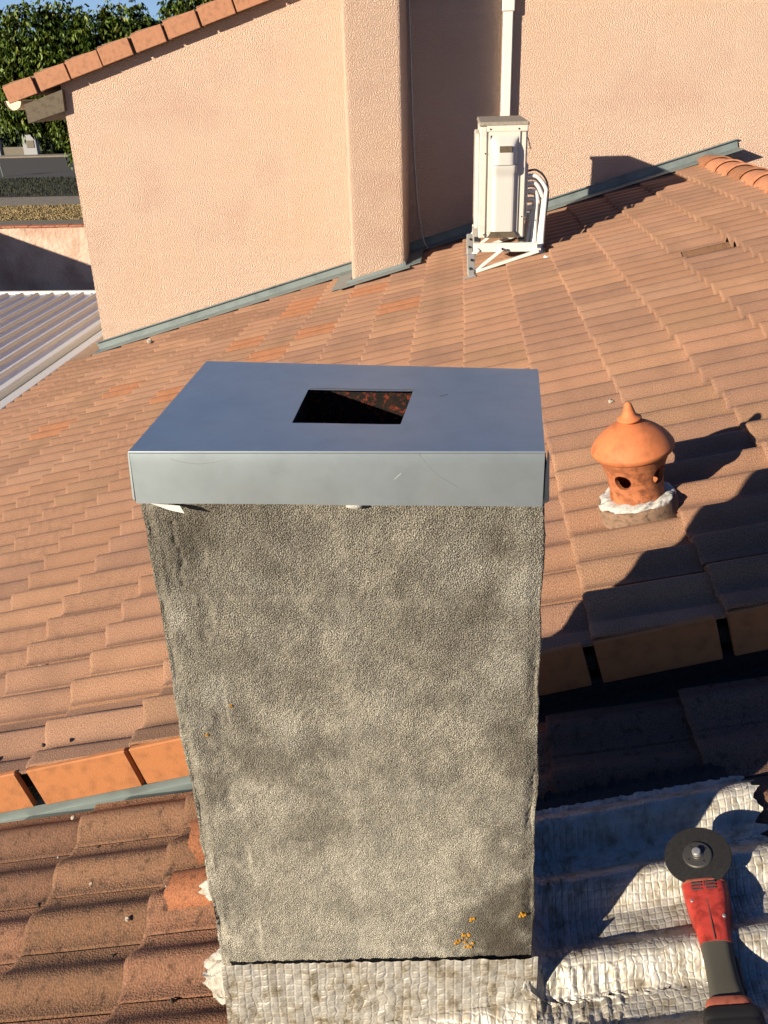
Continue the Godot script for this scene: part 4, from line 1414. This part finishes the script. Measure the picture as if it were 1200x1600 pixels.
# ------------------------------------------------------------------ lean-to roof, boundary wall, ground
func build_lean_to() -> void:
	var lt := thing("veranda_roof", "low lean-to roof of glossy ribbed sheets with a white edge beam beyond the eaves", "veranda")
	var y := -2.76
	var b := MB.new()
	b.box(Vector3(0.13, 0.12, 7.0), Transform3D(Basis.IDENTITY, W(-4.38, y + 0.0, 9.6)), 0.008)
	part("edge_beam", b, M.alu, lt)
	b = MB.new()
	b.box(Vector3(0.14, 0.03, 7.0), Transform3D(Basis.IDENTITY, W(-4.51, y - 0.03, 9.6)))
	part("gutter_channel", b, M.zinc, lt)
	b = MB.new()
	b.box(Vector3(0.10, 0.10, 6.9), Transform3D(Basis.IDENTITY, W(-4.63, y + 0.01, 9.65)), 0.01)
	part("inner_beam", b, M.alu, lt)
	for k in 17:
		var x := -4.68 - 0.235 * k
		b = MB.new()
		b.box(Vector3(0.190, 0.012, 6.8), Transform3D(Basis.IDENTITY, W(x - 0.115, y - 0.015, 9.65)))
		part("sheet", b, M.pane, lt)
		b = MB.new()
		b.box(Vector3(0.046, 0.055, 6.72), Transform3D(Basis.IDENTITY, W(x - 0.2355, y + 0.008, 9.62)), 0.012)
		part("rib", b, M.rib, lt)
	b = MB.new()
	b.box(Vector3(4.5, 0.10, 0.07), Transform3D(Basis.IDENTITY, W(-6.6, y - 0.02, 13.09)), 0.006)
	part("end_beam", b, M.alu, lt)
	for x in [-4.9, -8.6]:
		b = MB.new()
		b.box(Vector3(0.1, 2.45, 0.1), Transform3D(Basis.IDENTITY, W(x, -4.08, 13.05)), 0.006)
		part("post", b, M.alu, lt)
	# boundary wall with a red coping
	var wa := thing("boundary_wall", "pale pink garden wall with a red tile coping beyond the lean-to roof", "wall")
	b = MB.new()
	b.box(Vector3(26.0, 1.78, 0.2), Transform3D(Basis.IDENTITY, W(-9.0, -4.41, 25.6)))
	part("wall", b, M.low_wall, wa)
	for k in 44:
		b = MB.new()
		b.box(Vector3(0.395, 0.055, 0.30), Transform3D(Basis.from_euler(Vector3(0, 0, 0.006 * sin(k * 2.7))), W(-16.9 + 0.4 * k, -3.493 + 0.004 * sin(k * 1.9), 25.6)), 0.01)
		part("coping_tile", b, M.coping, wa)

func sheet(called: String, x0: float, x1: float, f0: float, f1: float, up: float, m: Material) -> void:
	var b := MB.new()
	b.box(Vector3(x1 - x0, 0.02, f1 - f0), Transform3D(Basis.IDENTITY, Vector3((x0 + x1) / 2, up - 0.01, -(f0 + f1) / 2)))
	struct(called, b, m)

func build_ground() -> void:
	var b := MB.new()
	b.box(Vector3(700, 0.2, 700), Transform3D(Basis.IDENTITY, Vector3(0, -0.1, -100)))
	struct("ground", b, M.dry)
	sheet("paving", -60, 20, 38.9, 40.4, 0.02, M.kerb)
	sheet("dry_grass", -60, 20, 40.4, 46.2, 0.024, M.dry)
	sheet("path", -70, 20, 46.2, 50.0, 0.020, M.paving)
	sheet("lawn", -80, 20, 50.0, 61.5, 0.028, M.lawn)
	sheet("road", -90, 30, 61.5, 81.0, 0.016, M.asphalt)
	b = MB.new()
	b.box(Vector3(120, 0.13, 2.0), Transform3D(Basis.IDENTITY, Vector3(-30, 0.065, -82.0)))
	struct("pavement", b, M.paving)
	var gr := RandomNumberGenerator.new()
	gr.seed = 61
	for q in [["dry_grass_tufts", 38.0, 46.0, -27.0, -13.0, 0.035, 14000, M.dry_blade], ["lawn_tufts", 50.2, 61.2, -36.0, -15.0, 0.09, 9000, M.lawn_blade], ["fallen_leaves", 47.0, 60.0, -36.0, -15.0, 0.0, 700, M.dry_blade]]:
		var tf := MB.new()
		for k in q[6]:
			var f := gr.randf_range(q[1] if q[5] == 0.0 else q[1] + 2.5 * float(q[1] < 40.0), q[2])
			var x := gr.randf_range(q[3], q[4])
			var at := Vector3(x, 0.02, -f)
			var h: float = q[5] * gr.randf_range(0.5, 2.0)
			var a := gr.randf() * TAU
			var side := Vector3(cos(a), 0, sin(a)) * (0.03 if h > 0.0 else 0.10)
			var tip := at + Vector3(gr.randf_range(-0.05, 0.05), h + 0.012, gr.randf_range(-0.05, 0.05)) + (side.rotated(Vector3.UP, 1.5) if h == 0.0 else Vector3.ZERO)
			tf.face([at - side, at + side, tip], at - Vector3(0, 1, 0) + side.cross(Vector3.UP))
		var o := part(q[0], tf, q[7], self)
		o.set_meta("kind", "stuff")
		o.set_meta("label", {"dry_grass_tufts": "straw coloured dry grass beyond the pink garden wall", "lawn_tufts": "dark shaded grass verge beside the street", "fallen_leaves": "pale fallen leaves scattered on the shaded verge"}[q[0]])
		o.set_meta("category", "leaves" if q[0] == "fallen_leaves" else "grass")
	# white garden wall with a gate pillar, and the hedge behind
	var gw := thing("garden_wall", "low white street wall with a gate pillar in front of the dark hedge", "wall")
	b = MB.new()
	b.box(Vector3(22.0, 0.7, 0.25), Transform3D(Basis.IDENTITY, W(-50.2, -4.88, 83.4)))
	part("wall", b, M.kerb, gw)
	b = MB.new()
	b.box(Vector3(1.25, 1.75, 0.6), Transform3D(Basis.IDENTITY, W(-38.5, -4.42, 83.3)), 0.02)
	b.box(Vector3(0.5, 1.35, 0.5), Transform3D(Basis.IDENTITY, W(-41.6, -4.6, 83.3)), 0.02)
	part("pillar", b, M.render_grey, gw)
	b = MB.new()
	b.box(Vector3(0.7, 0.6, 0.04), Transform3D(Basis.IDENTITY, W(-38.4, -4.3, 82.97)), 0.01)
	part("letter_box", b, M.kerb, gw)
	# sign post with two stays
	var sp := thing("sign_post", "thin grey green post on two legs at the roadside", "post")
	b = MB.new()
	b.tube(PackedVector3Array([W(-31.9, -4.6, 63.0), W(-31.95, -2.0, 63.0), W(-32.0, 0.6, 63.0)]), 0.07, 8, 2)
	part("pole", b, M.post, sp)
	b = MB.new()
	b.box(Vector3(0.5, 0.35, 0.06), Transform3D(Basis.IDENTITY, W(-31.75, -4.5, 62.9)), 0.01)
	part("plate", b, M.metal, sp)
	for s in [-0.22, 0.22]:
		b = MB.new()
		b.bar(W(-31.75 + s, -4.5, 62.9), W(-31.75 + s * 1.3, -5.28, 62.9), 0.06, 0.06)
		part("leg", b, M.post, sp)

func leafy(b: Array, centre: Vector3, rad: Vector3, count: int, size: float, r: RandomNumberGenerator, droop := 0.5) -> void:
	# sprays of leaves on twigs, hung through the volume of one bough
	var sprays := count / 9
	for k in sprays:
		var d := Vector3(r.randfn(), r.randfn(), r.randfn()).normalized()
		var rr := pow(r.randf(), 0.40)
		var at := centre + d * rad * rr
		var twig := (d * 0.7 + Vector3(r.randf_range(-0.5, 0.5), -droop, r.randf_range(-0.5, 0.5))).normalized()
		var m: MB = b[[0, 0, 1, 1, 2, 2, 0, 3][r.randi() % 8]]
		for l in 9:
			var p := at + twig * size * 0.38 * l
			var along := (twig * 0.4 + Vector3(r.randf_range(-0.8, 0.8), r.randf_range(-1.5, -0.1), r.randf_range(-0.8, 0.8))).normalized()
			var side := along.cross(Vector3(r.randf_range(-1, 1), r.randf_range(-0.2, 1), r.randf_range(-1, 1))).normalized()
			var n := side.cross(along).normalized()
			var L := size * r.randf_range(0.75, 1.3)
			var w := L * 0.24
			var base := m.v.size()
			for q in [p, p + along * L * 0.45 + side * w + n * L * 0.06, p + along * L - Vector3(0, L * 0.12, 0), p + along * L * 0.45 - side * w + n * L * 0.06]:
				m.v.append(q)
				m.n.append(n if n.y > 0 else -n)
				m.uv.append(Vector2.ZERO)
				m.c.append(Color.WHITE)
			m.ix.append_array(PackedInt32Array([base, base + 1, base + 2, base, base + 2, base + 3]))

func tree(called: String, label: String, at: Vector3, height: float, boughs: Array, leaves: int, size: float, sd: int, group := "") -> void:
	var r := RandomNumberGenerator.new()
	r.seed = sd
	var t := thing(called, label, "tree", group)
	var tr := MB.new()
	tr.tube(PackedVector3Array([at, at + Vector3(0.1, height * 0.3, 0), at + Vector3(-0.1, height * 0.55, 0.1), at + Vector3(0.1, height * 0.8, 0)]), 0.16, 10)
	for q in boughs:
		tr.tube(PackedVector3Array([at + Vector3(0, height * 0.35, 0), (at + Vector3(0, height * 0.5, 0)).lerp(q[0], 0.6), q[0]]), 0.06, 6)
	part("trunk", tr, M.bark, t)
	var b := [MB.new(), MB.new(), MB.new(), MB.new()]
	var vol := 0.0
	for q in boughs:
		vol += q[1].x * q[1].y
	for q in boughs:
		leafy(b, q[0], q[1], int(leaves * q[1].x * q[1].y / vol), size, r)
	var am := ArrayMesh.new()
	for k in 4:
		if b[k].v.size():
			b[k].mesh(am, M.leaf[k])
	put("crown", am, null, t).set_meta("kind", "stuff")

func build_trees() -> void:
	var r := RandomNumberGenerator.new()
	r.seed = 77
	# the leafy tree beyond the gable: many boughs, uneven
	var boughs := []
	for q in [[-19.6, 1.0, 42.0, 1.7, 1.3], [-18.3, 2.0, 41.5, 1.5, 1.2], [-17.2, 2.5, 42.5, 0.9, 0.8], [-18.9, -0.3, 41.0, 1.5, 1.1], [-17.0, 1.2, 41.0, 1.5, 1.1], [-15.6, 1.9, 41.5, 1.3, 1.0], [-14.4, 2.4, 42.0, 1.1, 0.8], [-13.4, 1.7, 41.5, 1.3, 0.9], [-12.3, 1.4, 42.0, 1.1, 0.9], [-15.6, 0.3, 40.5, 1.5, 1.1], [-17.4, -0.6, 40.5, 1.1, 0.8], [-16.2, -1.3, 40.0, 0.9, 0.8], [-15.4, -2.2, 39.6, 0.9, 0.9], [-14.6, -1.2, 40.0, 1.2, 1.0], [-14.7, -3.0, 39.4, 0.55, 0.6], [-13.5, 0.2, 41.0, 1.6, 1.3], [-20.9, 0.2, 42.0, 1.1, 1.1], [-21.0, 1.4, 43.0, 0.8, 0.7], [-11.3, 0.5, 42.0, 1.2, 1.1]]:
		boughs.append([W(q[0], q[1], q[2]), Vector3(q[3], q[4], q[3])])
	tree("leafy_tree", "large bushy green tree with drooping leaves to the left of the gable", W(-15.5, -5.3, 41.5), 7.5, boughs, 54000, 0.20, 5)
	boughs = []
	for q in [[-12.5, 3.3, 46.0, 1.0, 0.9], [-11.3, 4.1, 46.5, 1.4, 1.2], [-12.9, 2.5, 46.0, 0.8, 0.7], [-10.5, 3.2, 46.5, 1.5, 1.3], [-9.2, 4.1, 47.0, 1.5, 1.2], [-8.4, 3.2, 47.0, 1.5, 1.2]]:
		boughs.append([W(q[0], q[1], q[2]), Vector3(q[3], q[4], q[3])])
	tree("leafy_tree", "paler airy tree showing above the raking roof edge", W(-10.4, -5.3, 46.5), 9.0, boughs, 14000, 0.21, 6)
	# clipped hedge over the street wall
	var hb := [MB.new(), MB.new(), MB.new(), MB.new()]
	for k in 26:
		leafy(hb, W(-55.0 + 0.95 * k, -3.1 + 0.25 * sin(k * 1.7), 85.6), Vector3(1.1, 1.9, 1.1), 900, 0.26, r, 0.1)
	var hedge := thing("hedge", "dark clipped hedge behind the white street wall", "hedge")
	var core := MB.new()
	core.box(Vector3(25, 3.4, 1.4), Transform3D(Basis.IDENTITY, W(-43.2, -3.5, 85.8)), 0.2)
	part("branches", core, M.hedge_leaf, hedge)
	var am := ArrayMesh.new()
	for k in 4:
		hb[k].mesh(am, M.hedge_leaf if k != 1 else M.leaf[2])
	put("leaves", am, null, hedge).set_meta("kind", "stuff")
	# trees across the street, behind the hedge
	boughs = []
	for k in 16:
		boughs.append([W(-60 + 2.6 * k, -1.0 + 1.2 * sin(k * 2.3), 97.0 + 2.0 * cos(k * 1.3)), Vector3(2.6, 2.4, 2.2)])
	tree("leafy_tree", "dark distant tree line behind the hedge across the street", W(-44, -5.3, 97), 5.0, boughs, 16000, 0.5, 9)
	# what stands to the left of the view and shades the street and the garden wall
	var n := 0
	for q in [[-61.0, 33.5, 5.4], [-52.5, 41.5, 4.4], [-68.0, 56.0, 5.4], [-76.0, 50.0, 5.6]]:
		boughs = []
		for k in 7:
			var a := TAU * k / 7.0
			boughs.append([W(q[0] + cos(a) * q[2] * 0.5, -5.3 + q[2] * (1.05 + 0.18 * sin(k * 2.0)), q[1] + sin(a) * q[2] * 0.5), Vector3(q[2] * 0.5, q[2] * 0.42, q[2] * 0.5)])
		tree("street_tree", ["broad street tree by the near road bend", "smaller street tree by the near lawn", "tall street tree by the road", "street tree farthest along the road"][n], W(q[0], -5.3, q[1]), q[2] * 1.6, boughs, 9000, 0.55, 20 + n)
		n += 1
	var ga := thing("garage", "flat roofed neighbouring garage beside the garden wall", "garage")
	var b := MB.new()
	b.box(Vector3(5.0, 2.95, 10.2), Transform3D(Basis.IDENTITY, W(-19.5, -3.825, 20.35)))
	part("wall", b, M.house, ga)
	b = MB.new()
	b.box(Vector3(5.2, 0.1, 10.2), Transform3D(Basis.IDENTITY, W(-19.5, -2.298, 20.35)), 0.01)
	part("roof", b, M.zinc, ga)

# ------------------------------------------------------------------ little stones
func build_pebbles() -> void:
	var r := RandomNumberGenerator.new()
	r.seed = 91
	var shape := []
	for k in 3:
		var b := MB.new()
		var P := PackedVector3Array()
		for j in 7:
			for i in 10:
				var th := PI * j / 6.0
				var ph := TAU * i / 10.0
				var q := Vector3(sin(th) * sin(ph) * 1.2, cos(th) * 0.7, sin(th) * cos(ph))
				P.append(q * (1.0 + 0.25 * sin(q.x * 3.0 + k * 2.0) * cos(q.z * 2.7 + k)))
		b.grid(P, 10, 7, true)
		shape.append(b.mesh())
	for q in [[-1.097, 1.85, 0.0065, 0, false, "pale stone just below the grey strip at the edge of the upper roof"], [-1.038, 1.656, 0.004, 0, false, "tiny pale stone at the corner of a weathered tile near the grey strip"], [-0.943, 1.594, 0.0045, 0, false, "tiny pale stone in the middle of a broad weathered tile left of the chimney"], [-0.782, 1.447, 0.006, 0, false, "pale stone at the lip of a weathered tile below the clay pieces"], [-0.80, 1.365, 0.004, 1, false, "tiny dark crumb beside the pale stone below the clay pieces"], [-0.60, 1.217, 0.006, 1, false, "dark crumb nearest to the torn foil at the chimney's left foot"], [-1.09, 1.568, 0.005, 1, false, "dark crumb on the weathered tile by the left edge of the photo"], [-0.70, 1.52, 0.004, 0, false, "tiny white stone on the left of two beside the upper clay piece"], [-0.66, 1.50, 0.0045, 0, false, "tiny white stone on the right of two beside the upper clay piece"],
			[-1.223, 2.008, 0.007, 1, true, "dark crumb on the end tile above the orange skirts left of the chimney"], [-1.507, 2.557, 0.009, 0, true, "pale stone on the sandy orange tiles well left of the chimney"], [0.65, 3.653, 0.011, 0, true, "pale chip on the sunlit tiles just behind the terracotta vent"], [-3.1, 8.6, 0.03, 0, true, "white lump near the foot of the peach gable wall"], [-1.44, 2.03, 0.009, 0, true, "pale stone near the orange skirts at the left edge of the photo"]]:
		var low := not bool(q[4])
		var where := on_low(q[0], q[1]) if low else on_main(q[0], q[1])
		var f: float = q[1]
		var h := prof(f - 1.225) if low else prof(f - 2.24)
		var run := fposmod(q[0] - (-1.06 if low else 0.037), PITCH)
		h += 0.024 * (1.0 - run / PITCH)
		var label: String = q[5]
		var t := thing("pebble", label, "stone", "stones lying on the tiles", where + slope_basis().y * (h + q[2] * 0.5))
		t.rotation = Vector3(r.randf() * 0.4, r.randf() * TAU, 0.3)
		put("stone", shape[r.randi() % 3], M.pebble[q[3]], t, Transform3D(Basis.IDENTITY.scaled(Vector3.ONE * q[2]), Vector3.ZERO))

func _ready() -> void:
	# camera
	var cam := Camera3D.new()
	cam.name = "camera"
	var z := Vector3(0.0832, 0.4377, 0.8953).normalized()
	var x := Vector3(0.9966, -0.0284, -0.0787)
	x = (x - z * x.dot(z)).normalized()
	cam.transform = Transform3D(Basis(x, z.cross(x), z), Vector3(0, EYE, 0))
	cam.fov = 59.92
	cam.near = 0.05
	cam.far = 900.0
	add_child(cam)
	cam_t = cam.transform
	# sky, light, exposure
	var sky_m := ProceduralSkyMaterial.new()
	sky_m.sky_top_color = Color(0.14, 0.26, 0.47)
	sky_m.sky_horizon_color = Color(0.64, 0.78, 0.92)
	sky_m.sky_curve = 0.16
	sky_m.ground_bottom_color = Color(0.20, 0.16, 0.12)
	sky_m.ground_horizon_color = Color(0.45, 0.46, 0.46)
	sky_m.sky_energy_multiplier = 0.82
	var sky := Sky.new()
	sky.sky_material = sky_m
	var env := Environment.new()
	env.background_mode = Environment.BG_SKY
	env.sky = sky
	env.tonemap_mode = Environment.TONE_MAPPER_LINEAR
	env.tonemap_exposure = 1.75
	env.sdfgi_enabled = true
	env.ssao_enabled = true
	env.ssil_enabled = true
	var we := WorldEnvironment.new()
	we.name = "environment"
	we.environment = env
	add_child(we)
	var sun := DirectionalLight3D.new()
	sun.name = "sun"
	sun.light_energy = 1.6
	sun.light_color = Color(1.0, 0.945, 0.85)
	sun.light_angular_distance = 0.5
	sun.shadow_enabled = true
	add_child(sun)
	sun.look_at_from_position(Vector3.ZERO, Vector3(0.755, -0.283, -0.655))
	make_materials()
	build_ground()
	build_house()
	build_main_roof()
	build_lower_roof()
	build_lean_to()
	build_chimney()
	build_foil()
	build_ac()
	build_vent()
	build_grinder()
	build_trees()
	build_pebbles()
